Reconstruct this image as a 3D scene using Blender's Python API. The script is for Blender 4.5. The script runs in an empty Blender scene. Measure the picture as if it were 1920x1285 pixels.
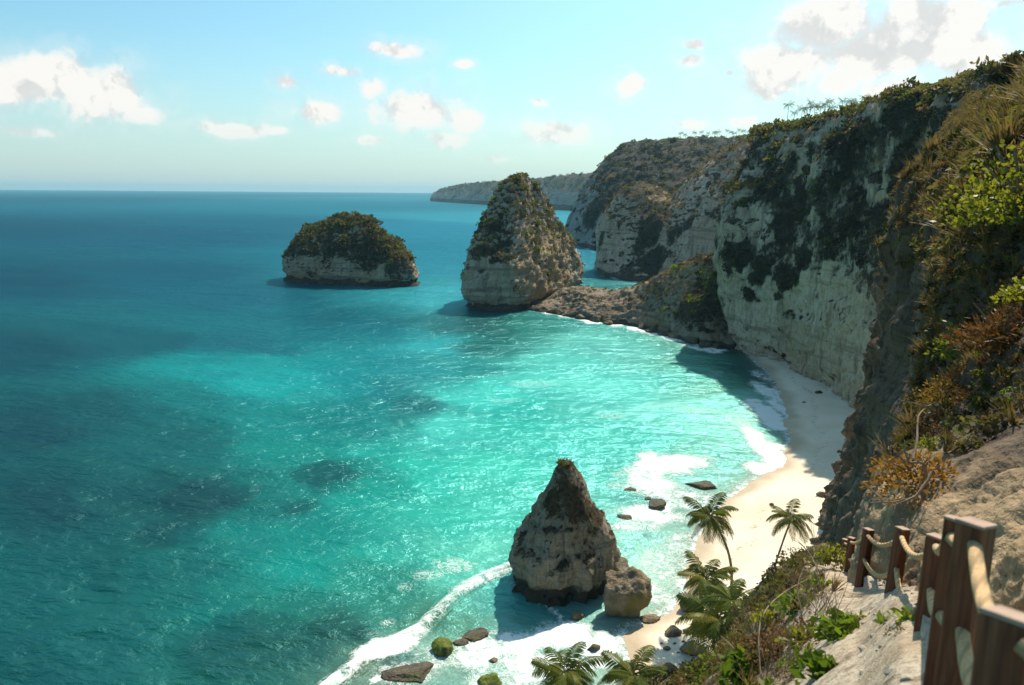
import bpy, bmesh, math, random
import numpy as np
from mathutils import Vector, Matrix

random.seed(7)
rng = np.random.default_rng(7)
S = bpy.context.scene
COL = S.collection

# ------------------------------------------------------------------ camera
H = 55.0                                   # eye height above the sea, metres
FMM = 26.0
F = 1920 * FMM / 36                        # focal length in photo pixels
PIT = math.atan(284 / F)                   # pitch below the horizon
ROLL = math.radians(0.43)
cam_d = bpy.data.cameras.new('camera')
cam = bpy.data.objects.new('camera', cam_d)
COL.objects.link(cam)
cam_d.lens = FMM
cam_d.sensor_width = 36
cam_d.clip_start = 0.1
cam_d.clip_end = 120000
cam.location = (0, 0, H)
cam.rotation_euler = (Matrix.Rotation(math.pi / 2 - PIT, 3, 'X') @ Matrix.Rotation(ROLL, 3, 'Z')).to_euler()
cam_d.dof.use_dof = True
cam_d.dof.focus_distance = 160
cam_d.dof.aperture_fstop = 2.6
S.camera = cam

# ------------------------------------------------------------------ light
SUN_AZ = math.radians(31)                  # right of the view axis (+Y)
SUN_EL = math.radians(49)
SUND = np.array([math.sin(SUN_AZ) * math.cos(SUN_EL), math.cos(SUN_AZ) * math.cos(SUN_EL), math.sin(SUN_EL)])
SKY_STRENGTH = 0.108
sun_d = bpy.data.lights.new('sun', 'SUN')
sun = bpy.data.objects.new('sun', sun_d)
COL.objects.link(sun)
sun_d.energy = 4.7
sun_d.angle = math.radians(0.53)
sun_d.color = (1.0, 0.91, 0.76)
sun.location = (60, 100, 200)
sun.rotation_euler = Vector((-SUND[0], -SUND[1], -SUND[2])).to_track_quat('-Z', 'Y').to_euler()

S.render.engine = 'CYCLES'
S.view_settings.view_transform = 'Standard'
S.view_settings.look = 'None'
S.view_settings.exposure = 0.48
S.view_settings.gamma = 1.0
S.cycles.max_bounces = 6
S.cycles.diffuse_bounces = 3
S.cycles.glossy_bounces = 3
S.cycles.transmission_bounces = 4
S.cycles.transparent_max_bounces = 12
S.cycles.volume_bounces = 0
S.cycles.use_denoising = True
S.cycles.sample_clamp_indirect = 6.0
S.cycles.caustics_reflective = False
S.cycles.caustics_refractive = False


# ------------------------------------------------------------------ photo pixels -> directions
def ray(px, py):
    x = (px - 960) / F
    y = -(py - 642.5) / F
    c, s = math.cos(ROLL), math.sin(ROLL)
    x, y = c * x - s * y, s * x + c * y
    cp, sp = math.cos(PIT), math.sin(PIT)
    return np.array([x, cp + sp * y, -sp + cp * y])


def G(px, py, z=0.0):                      # the point of a level plane seen at a pixel
    d = ray(px, py)
    return np.array([0, 0, H]) + d * ((z - H) / d[2])


def A(px, py, Y):                          # the point at a known distance ahead
    d = ray(px, py)
    return np.array([0, 0, H]) + d * (Y / d[1])


def proj(P):
    P = np.asarray(P, float)
    x, y, z = P[..., 0], P[..., 1], P[..., 2] - H
    cp, sp = math.cos(PIT), math.sin(PIT)
    dep = cp * y - sp * z
    up = sp * y + cp * z
    dep = np.where(np.abs(dep) < 1e-3, 1e-3, dep)
    a, b = x / dep, up / dep
    c, s = math.cos(ROLL), math.sin(ROLL)
    a, b = c * a + s * b, -s * a + c * b
    return 960 + a * F, 642.5 - b * F, dep


def lin(r, g, b):
    def f(v):
        v /= 255
        return v / 12.92 if v <= .04045 else ((v + .055) / 1.055) ** 2.4
    return np.array([f(r), f(g), f(b)])


class NB:                                   # small node builder
    def __init__(s, nt):
        s.nt, s.n, s.l = nt, nt.nodes, nt.links

    def put(s, sock, v):
        if hasattr(v, 'is_linked') or isinstance(v, bpy.types.NodeSocket):
            s.l.new(v, sock)
        elif v is not None:
            if isinstance(v, (tuple, list, np.ndarray)):
                v = tuple(float(q) for q in v)
                if len(sock.default_value) == 4 and len(v) == 3:
                    v = v + (1.0,)
            sock.default_value = v

    def math(s, op, a, b=None, c=None, clamp=False):
        n = s.n.new('ShaderNodeMath'); n.operation = op; n.use_clamp = clamp
        for i, v in enumerate((a, b, c)):
            if v is not None: s.put(n.inputs[i], v)
        return n.outputs[0]

    def vmath(s, op, a, b=None):
        n = s.n.new('ShaderNodeVectorMath'); n.operation = op
        s.put(n.inputs[0], a)
        if b is not None: s.put(n.inputs[1], b)
        return n.outputs['Value'] if op == 'DOT_PRODUCT' else n.outputs[0]

    def noise(s, vec, scale, detail=4, rough=.55, dist=0.0, out=0):
        n = s.n.new('ShaderNodeTexNoise')
        s.put(n.inputs['Vector'], vec)
        n.inputs['Scale'].default_value = scale
        n.inputs['Detail'].default_value = detail
        n.inputs['Roughness'].default_value = rough
        n.inputs['Distortion'].default_value = dist
        return n.outputs[out]

    def mapr(s, v, a, b, c=0.0, d=1.0, smooth=True):
        n = s.n.new('ShaderNodeMapRange')
        n.interpolation_type = 'SMOOTHSTEP' if smooth else 'LINEAR'
        s.put(n.inputs['Value'], v)
        n.inputs['From Min'].default_value = a; n.inputs['From Max'].default_value = b
        n.inputs['To Min'].default_value = c; n.inputs['To Max'].default_value = d
        return n.outputs[0]

    def mix(s, f, a, b, mode='MIX'):
        n = s.n.new('ShaderNodeMix'); n.data_type = 'RGBA'; n.blend_type = mode
        s.put(n.inputs[0], f); s.put(n.inputs[6], a); s.put(n.inputs[7], b)
        return n.outputs[2]

    def scale(s, vec, v):
        return s.vmath('MULTIPLY', vec, v)

    def attr(s, name, out='Fac'):
        n = s.n.new('ShaderNodeAttribute'); n.attribute_name = name
        return n.outputs[out]

    def bump(s, h, strength, dist, normal=None):
        n = s.n.new('ShaderNodeBump')
        n.inputs['Strength'].default_value = strength
        n.inputs['Distance'].default_value = dist
        s.put(n.inputs['Height'], h)
        if normal is not None: s.put(n.inputs['Normal'], normal)
        return n.outputs[0]

    def principled(s, **kw):
        n = s.n.new('ShaderNodeBsdfPrincipled')
        for k, v in kw.items():
            s.put(n.inputs[k.replace('_', ' ')], v)
        return n

    def out(s, sh, vol=None):
        o = s.n.new('ShaderNodeOutputMaterial')
        if sh is not None: s.l.new(sh, o.inputs['Surface'])
        if vol is not None: s.l.new(vol, o.inputs['Volume'])


# ------------------------------------------------------------------ world: daylight sky with cumulus
CLOUDS = [  # photo pixel centre, half width, half height
    (20, 150, 75, 34), (125, 145, 80, 42), (195, 178, 75, 48), (268, 218, 42, 22), (430, 240, 85, 14), (515, 244, 32, 10), (60, 245, 60, 9),
    (755, 93, 58, 17), (872, 122, 20, 9), (700, 168, 38, 24), (790, 205, 95, 42), (862, 222, 58, 24), (590, 212, 62, 20), (640, 135, 42, 12),
    (540, 156, 28, 14), (700, 266, 42, 12), (830, 262, 40, 16), (1040, 248, 72, 24), (1010, 190, 22, 10), (930, 296, 34, 8), (1187, 157, 44, 20),
    (1298, 86, 28, 14), (1288, 115, 30, 14), (1365, 136, 14, 10), (1555, 55, 100, 62), (1740, 60, 115, 75), (1500, 120, 120, 50), (1440, 162, 66, 30),
    (1650, 95, 190, 64), (1805, 100, 76, 50), (1690, 168, 80, 18), (1390, 228, 30, 12), (1300, 236, 36, 12), (1570, 150, 60, 30), (1895, 4, 60, 12)]
W = bpy.data.worlds.new('World')
S.world = W
W.use_nodes = True
W.node_tree.nodes.clear()
wb = NB(W.node_tree)
sky = wb.n.new('ShaderNodeTexSky')
sky.sky_type = 'NISHITA'
sky.sun_disc = False
sky.sun_elevation = SUN_EL
sky.sun_rotation = SUN_AZ
sky.altitude = 50
sky.air_density = 1.0
sky.dust_density = 1.6
sky.ozone_density = 1.4
dirv = wb.n.new('ShaderNodeTexCoord').outputs['Generated']
dirv = wb.vmath('NORMALIZE', dirv)
warp = wb.noise(dirv, 9.0, 5, .6, 0, 1)
wd = wb.vmath('ADD', dirv, wb.scale(wb.vmath('SUBTRACT', warp, (.5, .5, .5)), (.030, .030, .026)))
best = None
for (cx_, cy_, hw, hh) in CLOUDS:
    d = ray(cx_, cy_); d /= np.linalg.norm(d)
    rt = np.cross(d, (0, 0, 1)); rt /= np.linalg.norm(rt)
    up = np.cross(rt, d)
    a_ = wb.vmath('DOT_PRODUCT', wd, rt * F / (hw * 1.12))
    b_ = wb.vmath('DOT_PRODUCT', wd, up * F / (hh * 1.15))
    e_ = wb.math('MULTIPLY_ADD', a_, a_, wb.math('MULTIPLY', b_, b_))
    if hw < 66: e_ = wb.math('ADD', e_, .12)
    best = e_ if best is None else wb.math('MINIMUM', best, e_)
blob = wb.math('SUBTRACT', 1.0, wb.math('SQRT', best))          # 1 at a cloud's heart, 0 at its rim
# scattered small cumulus all round the sky, so that it goes on outside the frame
flat = wb.scale(dirv, (1, 1, 2.6))
fld = wb.mapr(wb.noise(flat, 3.1, 3, .5), .60, .78, -.9, .55)
zup = wb.vmath('DOT_PRODUCT', dirv, (0, 0, 1))
front = wb.mapr(wb.vmath('DOT_PRODUCT', dirv, (0, 1, 0)), .55, .75, 0, 1)
fld = wb.math('SUBTRACT', fld, front)
blob = wb.math('MAXIMUM', blob, fld)
n1 = wb.noise(wd, 21, 9, .60)
dens = wb.math('ADD', blob, wb.math('MULTIPLY', wb.math('SUBTRACT', n1, .5), 1.7))
alpha = wb.mapr(dens, .0, .55, 0, .97)
halo = wb.mapr(wb.math('ADD', blob, wb.math('MULTIPLY', wb.math('SUBTRACT', n1, .5), 2.6)), -.75, .5, 0, .26)
alpha = wb.math('MAXIMUM', alpha, wb.math('MULTIPLY', halo, wb.mapr(blob, -1.1, -.3, 0, 1)))
alpha = wb.math('MULTIPLY', alpha, wb.mapr(zup, .012, .10, .25, 1))
n2 = wb.noise(wb.vmath('ADD', wd, tuple(SUND * .014 + np.array([0, 0, .014]))), 21, 7, .6)
lit = wb.mapr(wb.math('SUBTRACT', n1, n2), -.12, .08, 0, 1)  # sunlit and shaded sides of the clouds painted into their colour
lit = wb.math('ADD', lit, wb.mapr(dens, .5, 1.6, .32, -.12), clamp=True)
cl = wb.mix(lit, tuple(np.array([.47, .485, .485]) / SKY_STRENGTH), tuple(np.array([.72, .70, .665]) / SKY_STRENGTH))
tint = wb.mix(1.0, sky.outputs[0], (.70, 1.05, 1.03), 'MULTIPLY')
skyc = wb.mix(wb.mapr(zup, 0.0, .20, .6, 0), tint, tuple(np.array([.50, .61, .625]) / SKY_STRENGTH))
tot = wb.mix(alpha, skyc, cl)
bg = wb.n.new('ShaderNodeBackground')
bg.inputs['Strength'].default_value = SKY_STRENGTH
wb.l.new(tot, bg.inputs['Color'])
wo = wb.n.new('ShaderNodeOutputWorld')
wb.l.new(bg.outputs[0], wo.inputs['Surface'])

# ------------------------------------------------------------------ noise
_pr = np.random.default_rng(3)
_perm = np.concatenate([_pr.permutation(256)] * 3)
_grad = _pr.normal(size=(256, 3))
_grad /= np.linalg.norm(_grad, axis=1)[:, None]


def perlin(p):
    p = np.asarray(p, float)
    i = np.floor(p).astype(np.int64)
    f = p - i
    i &= 255
    u = f * f * f * (f * (f * 6 - 15) + 10)
    out = 0
    for dx in (0, 1):
        wx = u[..., 0] if dx else 1 - u[..., 0]
        for dy in (0, 1):
            wy = u[..., 1] if dy else 1 - u[..., 1]
            for dz in (0, 1):
                wz = u[..., 2] if dz else 1 - u[..., 2]
                h = _perm[_perm[_perm[(i[..., 0] + dx) & 255] + ((i[..., 1] + dy) & 255)] + ((i[..., 2] + dz) & 255)]
                g = _grad[h]
                out = out + wx * wy * wz * (g[..., 0] * (f[..., 0] - dx) + g[..., 1] * (f[..., 1] - dy) + g[..., 2] * (f[..., 2] - dz))
    return out * 1.6


def fbm(p, octv=4, gain=.5, lac=2.03):
    p = np.asarray(p, float)
    a, s, o = 1.0, 0.0, 0
    for k in range(octv):
        o = o + a * perlin(p + 17.3 * k)
        s += a
        p = p * lac
        a *= gain
    return o / s * 1.3


def ridged(p, octv=4):
    a, s, o = 1.0, 0.0, 0
    p = np.asarray(p, float)
    for k in range(octv):
        o = o + a * (1 - 2 * np.abs(perlin(p + 31.7 * k)))
        s += a
        p = p * 2.1
        a *= .5
    return o / s


def sstep(a, b, x):
    t = np.clip((x - a) / (b - a), 0, 1)
    return t * t * (3 - 2 * t)


# ------------------------------------------------------------------ object helpers
def tag(o, label=None, cat=None, group=None, kind=None):
    if label: o['label'] = label
    if cat: o['category'] = cat
    if group: o['group'] = group
    if kind: o['kind'] = kind
    return o


def link(o, parent=None):
    COL.objects.link(o)
    if parent is not None:
        o.parent = parent
    return o


def empty(name, loc, rz=0.0):
    o = bpy.data.objects.new(name, None)
    o.empty_display_size = .2
    o.location = loc
    o.rotation_euler = (0, 0, rz)
    return link(o)


def np_mesh(name, V, Fq, mat=None, smooth=True, attrs=None, cols=None):
    V = np.ascontiguousarray(V, dtype=np.float32).reshape(-1, 3)
    Fq = np.ascontiguousarray(Fq, dtype=np.int32)
    n, k = Fq.shape
    me = bpy.data.meshes.new(name)
    me.vertices.add(len(V))
    me.vertices.foreach_set('co', V.ravel())
    me.loops.add(n * k)
    me.loops.foreach_set('vertex_index', Fq.ravel())
    me.polygons.add(n)
    me.polygons.foreach_set('loop_start', np.arange(0, n * k, k, dtype=np.int32))
    me.polygons.foreach_set('use_smooth', np.full(n, smooth))
    me.update(calc_edges=True)
    for an, av in (attrs or {}).items():
        at = me.attributes.new(an, 'FLOAT', 'POINT')
        at.data.foreach_set('value', np.ascontiguousarray(av, dtype=np.float32).ravel())
    for an, av in (cols or {}).items():
        at = me.attributes.new(an, 'FLOAT_COLOR', 'POINT')
        c = np.ones((len(V), 4), np.float32)
        c[:, :3] = np.asarray(av).reshape(-1, 3)
        at.data.foreach_set('color', c.ravel())
    if mat is not None:
        me.materials.append(mat)
    return me


def np_obj(name, V, Fq, mat, parent=None, smooth=True, attrs=None, cols=None):
    return link(bpy.data.objects.new(name, np_mesh(name, V, Fq, mat, smooth, attrs, cols)), parent)


def gridF(nu, nv, wrap=False):
    i, j = np.meshgrid(np.arange(nu - 1), np.arange(nv if wrap else nv - 1), indexing='ij')
    j2 = (j + 1) % nv
    return np.stack([i * nv + j, i * nv + j2, (i + 1) * nv + j2, (i + 1) * nv + j], -1).reshape(-1, 4)


def catmull(C, n, axis=0):
    C = np.moveaxis(np.asarray(C, float), axis, 0)
    m = len(C)
    t = np.linspace(0, m - 1, n)
    i = np.minimum(t.astype(int), m - 2)
    f = (t - i).reshape((-1,) + (1,) * (C.ndim - 1))
    p0 = C[np.maximum(i - 1, 0)]; p1 = C[i]; p2 = C[i + 1]; p3 = C[np.minimum(i + 2, m - 1)]
    o = .5 * (2 * p1 + (p2 - p0) * f + (2 * p0 - 5 * p1 + 4 * p2 - p3) * f ** 2 + (3 * p1 - p0 - 3 * p2 + p3) * f ** 3)
    return np.moveaxis(o, 0, axis)


def grid_normals(P, wrap=False):
    du = np.gradient(P, axis=0)
    if wrap:
        dv = (np.roll(P, -1, 1) - np.roll(P, 1, 1)) / 2
    else:
        dv = np.gradient(P, axis=1)
    n = np.cross(du, dv)
    return n / np.maximum(np.linalg.norm(n, axis=-1, keepdims=True), 1e-9)


def sheet(ctrl, nu, nv):                   # ctrl: columns of points from foot to top
    C = np.array(ctrl, float).transpose(1, 0, 2)
    P = catmull(catmull(C, nu, 0), nv, 1)
    n = grid_normals(P)
    to = np.array([0, 0, H + 60.]) - P
    if (n * to).sum(-1).mean() < 0:
        n = -n
    return P, n


def patches(P, lst, warp=.8):             # blobs on the surface found at photo pixels, measured in metres
    px, py, dep = proj(P)
    out = np.zeros(P.shape[:-1])
    m = np.median(dep)
    w = fbm(P / (m * .05) + 5.5, 5, .6) * warp
    for (x, y, rx, ry, v) in lst:
        k = np.unravel_index(np.argmin((px - x) ** 2 + (py - y) ** 2), px.shape)
        c = P[k]
        s = dep[k] / F
        dh = np.hypot(P[..., 0] - c[0], P[..., 1] - c[1]) / (rx * s * 1.25)
        dz = (P[..., 2] - c[2]) / (ry * s)
        e = 1 - np.sqrt(dh ** 2 + dz ** 2) + w
        e = sstep(-.15, .6, e) * abs(v)
        out = np.maximum(out, e) if v > 0 else out - e * (out > 0)
    return np.clip(out, 0, 1)


# ------------------------------------------------------------------ materials
def newmat(name):
    m = bpy.data.materials.new(name)
    m.use_nodes = True
    nt = m.node_tree
    nt.nodes.clear()
    return m, nt, nt.nodes, nt.links


def pos(b):
    return b.n.new('ShaderNodeNewGeometry').outputs['Position']


def objco(b):
    return b.n.new('ShaderNodeTexCoord').outputs['Object']


def limestone(name, light, warm, dark, k=1.0, veg1=(.034, .027, .016), veg2=(.088, .064, .027), rough_dark=.45, bump=1.0, pale=1.0):
    """weathered limestone; k = metres of the pattern (1 for a cliff hundreds of metres away)"""
    m, nt, _, _ = newmat(name)
    b = NB(nt)
    p = b.scale(pos(b), (1 / k,) * 3)
    big = b.noise(p, .035, 3)
    c = b.mix(b.mapr(big, .38, .66), light, warm)
    strata = b.noise(b.scale(p, (.03, .03, .42)), 1.0, 4, .6, .4)
    c = b.mix(b.mapr(strata, .48, .68, 0, .55), c, dark)
    streak = b.noise(b.scale(p, (.34, .34, .045)), 1.0, 6, .66, .8)
    c = b.mix(b.mapr(streak, .46, .70, 0, rough_dark + .25), c, dark)
    fine = b.noise(p, .55, 6, .65)
    c = b.mix(b.mapr(fine, .50, .70, 0, rough_dark), c, dark)
    pit = b.noise(p, 1.7, 4, .6)
    c = b.mix(b.mapr(pit, .56, .66, 0, .35), c, tuple(np.array(dark) * .6))
    # dark scrub and lichen
    vn = b.math('ADD', b.math('MULTIPLY', b.math('SUBTRACT', b.noise(p, .16, 8, .70, .6), .5), 2.0), b.math('MULTIPLY', b.math('SUBTRACT', b.noise(b.scale(p, (.7, .7, .32)), 1.0, 6, .72), .5), 1.5))
    vg = b.math('ADD', b.attr('veg'), vn)
    vmask = b.mapr(vg, .34, .72)
    vc = b.mix(b.mapr(b.noise(p, .5, 4), .35, .7), veg1, veg2)
    vc = b.mix(b.mapr(b.noise(p, .09, 3), .5, .7, 0, .5), vc, (.11, .062, .03))
    c = b.mix(vmask, c, vc)
    # ochre stain, with sunlit gold painted in on stack and islet; wet foot
    oc = b.math('MULTIPLY', b.attr('warm'), b.mapr(b.noise(p, .2, 4), .3, .6))
    c = b.mix(oc, c, b.mix(fine, (.50, .355, .205), (.27, .17, .085)))
    spk = b.mapr(b.noise(p, 5.5, 6, .72), .50, .64)
    c = b.mix(b.math('MULTIPLY', b.math('MULTIPLY', spk, b.attr('warm')), .6), c, (.11, .068, .035))
    wet = b.math('ADD', b.attr('wet'), b.math('MULTIPLY', b.math('SUBTRACT', b.noise(p, .3, 4), .5), .6))
    c = b.mix(b.mapr(wet, .35, .7, 0, .85), c, (.028, .024, .018))
    h = b.math('ADD', b.math('MULTIPLY', fine, .7), b.math('MULTIPLY', b.noise(p, 2.6, 5, .62), .35))
    h = b.math('ADD', h, b.math('MULTIPLY', b.noise(b.scale(p, (.25, .25, 1.3)), 1.0, 4, .6), .5))
    h = b.math('ADD', h, b.math('MULTIPLY', vmask, b.noise(p, 1.3, 5, .7)))
    pr = b.principled(Base_Color=c, Roughness=.92, Normal=b.bump(h, .9 * bump, 1.1 * k))
    pr.inputs['Specular IOR Level'].default_value = .25
    b.out(pr.outputs[0])
    return m


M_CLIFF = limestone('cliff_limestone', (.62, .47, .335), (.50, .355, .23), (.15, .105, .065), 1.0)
M_RIDGE = limestone('ridge_limestone', (.30, .24, .175), (.23, .16, .09), (.07, .052, .036), .6)
M_FAR = limestone('far_limestone', (.42, .365, .285), (.35, .28, .195), (.11, .088, .062), 2.0)
M_FARDARK = limestone('dark_headland_limestone', (.34, .33, .30), (.26, .23, .18), (.07, .065, .05), 2.0, veg1=(.02, .02, .015), veg2=(.05, .044, .026))
M_STACK = limestone('stack_limestone', (.52, .415, .30), (.44, .315, .18), (.12, .085, .052), .8)
M_SPIRE = limestone('spire_limestone', (.30, .26, .195), (.235, .185, .115), (.075, .06, .042), .25, rough_dark=.55)
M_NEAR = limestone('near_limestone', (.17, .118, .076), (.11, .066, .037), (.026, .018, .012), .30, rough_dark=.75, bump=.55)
M_PATH = limestone('path_limestone', (.56, .47, .36), (.44, .33, .22), (.17, .12, .078), .045, veg1=(.10, .075, .04), veg2=(.2, .15, .08), rough_dark=.6, bump=1.0)


def simple_mat(name, c1, c2, scale, rough=.9, bump=.4, bdist=.02, c3=None, spec=.25, stretch=(1, 1, 1)):
    m, nt, _, _ = newmat(name)
    b = NB(nt)
    p = b.scale(objco(b), stretch)
    n1 = b.noise(p, scale, 5, .6)
    c = b.mix(b.mapr(n1, .3, .7), c1, c2)
    if c3 is not None:
        c = b.mix(b.mapr(b.noise(p, scale * .37, 4, .6), .5, .68), c, c3)
    pr = b.principled(Base_Color=c, Roughness=rough, Normal=b.bump(b.noise(p, scale * 3, 5, .65), bump, bdist))
    pr.inputs['Specular IOR Level'].default_value = spec
    b.out(pr.outputs[0])
    return m


M_BOULDER = simple_mat('boulder_stone', (.28, .21, .13), (.15, .11, .065), .7, bump=1.0, bdist=.45, c3=(.10, .075, .04))
M_WETROCK = simple_mat('wet_rock', (.13, .10, .06), (.055, .042, .026), .9, rough=.6, bump=1.0, bdist=.4, c3=(.10, .10, .03), spec=.3)
M_ALGAE = simple_mat('algae_rock', (.14, .17, .015), (.08, .10, .012), 1.2, rough=.7, bump=.9, bdist=.2, c3=(.05, .05, .02))


def leaf_mat(name, ramp, trans=.45, rough=.6):
    m, nt, _, _ = newmat(name)
    b = NB(nt)
    oi = b.n.new('ShaderNodeObjectInfo')
    geo = b.n.new('ShaderNodeNewGeometry')
    r = b.math('ADD', b.math('MULTIPLY', oi.outputs['Random'], .72), b.math('MULTIPLY', geo.outputs['Random Per Island'], .28))
    cr = b.n.new('ShaderNodeValToRGB')
    cr.color_ramp.interpolation = 'LINEAR'
    els = cr.color_ramp.elements
    for i, (q, c) in enumerate(ramp):
        e = els[i] if i < 2 else els.new(q)
        e.position = q
        e.color = tuple(c) + (1,)
    b.l.new(r, cr.inputs[0])
    c = cr.outputs[0]
    pr = b.principled(Base_Color=c, Roughness=rough)
    pr.inputs['Specular IOR Level'].default_value = .12
    tr = b.n.new('ShaderNodeBsdfTranslucent')
    b.l.new(b.mix(.5, c, b.mix(1.0, c, (1.6, 1.7, .6), 'MULTIPLY')), tr.inputs[0])
    mx = b.n.new('ShaderNodeMixShader')
    mx.inputs[0].default_value = trans
    b.l.new(pr.outputs[0], mx.inputs[1]); b.l.new(tr.outputs[0], mx.inputs[2])
    b.out(mx.outputs[0])
    return m


M_SCRUB = leaf_mat('scrub_leaf', [(0, (.035, .04, .014)), (.35, (.075, .075, .02)), (.6, (.12, .105, .028)), (.8, (.15, .10, .04)), (1, (.13, .13, .03))])
M_DRY = leaf_mat('dry_scrub_leaf', [(0, (.10, .075, .03)), (.4, (.17, .12, .05)), (.75, (.20, .12, .055)), (1, (.13, .12, .035))], .35)
M_DARKSCRUB = leaf_mat('dark_scrub_leaf', [(0, (.028, .024, .013)), (.5, (.055, .043, .02)), (1, (.085, .062, .027))], .2)
M_GREEN = leaf_mat('green_leaf', [(0, (.07, .11, .012)), (.5, (.12, .17, .018)), (1, (.20, .23, .03))], .5, .45)
M_YGREEN = leaf_mat('yellow_green_leaf', [(0, (.10, .115, .012)), (.5, (.18, .18, .02)), (1, (.26, .24, .03))], .5, .45)
M_OCHRE = leaf_mat('ochre_leaf', [(0, (.22, .10, .02)), (.5, (.34, .18, .03)), (1, (.30, .22, .035))], .35)
M_RUST = leaf_mat('rust_leaf', [(0, (.10, .045, .018)), (.5, (.16, .07, .025)), (1, (.20, .11, .04))], .3)
M_PALM = leaf_mat('palm_leaf', [(0, (.05, .08, .012)), (.5, (.11, .13, .02)), (1, (.21, .18, .033))], .4, .45)
M_PALMDRY = leaf_mat('palm_dry_leaf', [(0, (.16, .10, .04)), (1, (.24, .16, .07))], .3)
M_TRUNK = simple_mat('palm_trunk', (.17, .125, .085), (.09, .065, .045), 1.2, bump=.6, bdist=.05, stretch=(1, 1, 4))
M_TWIG = simple_mat('twig', (.30, .23, .16), (.17, .12, .08), 6, bump=.4, bdist=.01)
M_WOOD = simple_mat('post_wood', (.24, .082, .036), (.095, .029, .013), 26, rough=.75, bump=.8, bdist=.006, c3=(.27, .115, .055), stretch=(1, 1, .07))
M_WOODTOP = simple_mat('post_lit_end_grain', (.42, .30, .22), (.30, .20, .15), 14, rough=.85, bump=.3, bdist=.003)  # end grain paler than the post: sunlight on its top painted in

# ------------------------------------------------------------------ scatter of scrub (ground cover, not countable)
LIB = {}


def leaf_cloud(n, leaf, flat=.75, seed=0, long=1.6, shell=.55):
    r = np.random.default_rng(seed)
    d = r.normal(size=(n, 3)); d /= np.linalg.norm(d, axis=1)[:, None]
    d[:, 2] = np.abs(d[:, 2]) * 1.0 - .12
    rad = (shell + (1 - shell) * r.random(n) ** .7)
    lob = 1 + .35 * perlin(d * 1.9 + seed * 7.1)
    c = d * (rad * lob)[:, None] * np.array([1, 1, flat])
    a = d + r.normal(size=(n, 3)) * .7
    a /= np.linalg.norm(a, axis=1)[:, None]
    s = np.cross(a, r.normal(size=(n, 3))); s /= np.linalg.norm(s, axis=1)[:, None]
    L = leaf * (.6 + .8 * r.random(n))[:, None]
    Wd = L / long
    V = np.stack([c - a * L * .5, c + s * Wd * .5, c + a * L * .5, c - s * Wd * .5], 1)
    return V.reshape(-1, 3), np.arange(4 * n).reshape(-1, 4)


def clump_lib(key, mat, n, leaf, count=5, **kw):
    c = bpy.data.collections.new('clumps_' + key)
    for i in range(count):
        V, Fq = leaf_cloud(n, leaf, seed=i + sum(map(ord, key)) % 97, **kw)
        c.objects.link(bpy.data.objects.new('clump', np_mesh('clump', V, Fq, mat, False)))
    LIB[key] = c
    return c


def tuft_lib(key, mat, n=26, count=4):                       # dry grass: long narrow blades
    c = bpy.data.collections.new('clumps_' + key)
    for i in range(count):
        r = np.random.default_rng(i + 50)
        az = r.random(n) * 6.283; ln = .5 + .7 * r.random(n); sp = .2 + .7 * r.random(n)
        base = np.stack([np.cos(az) * .15 * r.random(n), np.sin(az) * .15 * r.random(n), np.zeros(n)], 1)
        tip = base + np.stack([np.cos(az) * sp * ln, np.sin(az) * sp * ln, ln], 1)
        mid = (base + tip) / 2 + np.array([0, 0, .12])
        sd = np.stack([-np.sin(az), np.cos(az), np.zeros(n)], 1) * .035
        V = np.stack([base - sd, base + sd, mid + sd, mid - sd, mid - sd, mid + sd, tip + sd * .15, tip - sd * .15], 1).reshape(-1, 3)
        c.objects.link(bpy.data.objects.new('clump', np_mesh('clump', V, np.arange(8 * n).reshape(-1, 4), mat, False)))
    LIB[key] = c
    return c


def scatter_nodes(coll):
    ng = bpy.data.node_groups.new('scatter_' + coll.name, 'GeometryNodeTree')
    ng.interface.new_socket('Geometry', in_out='INPUT', socket_type='NodeSocketGeometry')
    ng.interface.new_socket('Geometry', in_out='OUTPUT', socket_type='NodeSocketGeometry')
    n, l = ng.nodes, ng.links
    gi, go = n.new('NodeGroupInput'), n.new('NodeGroupOutput')
    ci = n.new('GeometryNodeCollectionInfo')
    ci.inputs['Collection'].default_value = coll
    ci.inputs['Separate Children'].default_value = True
    ci.inputs['Reset Children'].default_value = True
    ip = n.new('GeometryNodeInstanceOnPoints')
    ip.inputs['Pick Instance'].default_value = True

    def at(nm, ty):
        a = n.new('GeometryNodeInputNamedAttribute'); a.data_type = ty
        a.inputs['Name'].default_value = nm
        return a.outputs['Attribute']
    l.new(gi.outputs[0], ip.inputs['Points'])
    l.new(ci.outputs[0], ip.inputs['Instance'])
    l.new(at('pick', 'INT'), ip.inputs['Instance Index'])
    er = n.new('FunctionNodeEulerToRotation')
    l.new(at('rot', 'FLOAT_VECTOR'), er.inputs[0])
    l.new(er.outputs[0], ip.inputs['Rotation'])
    l.new(at('size', 'FLOAT_VECTOR'), ip.inputs['Scale'])
    l.new(ip.outputs[0], go.inputs[0])
    return ng


NG = {}


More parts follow.
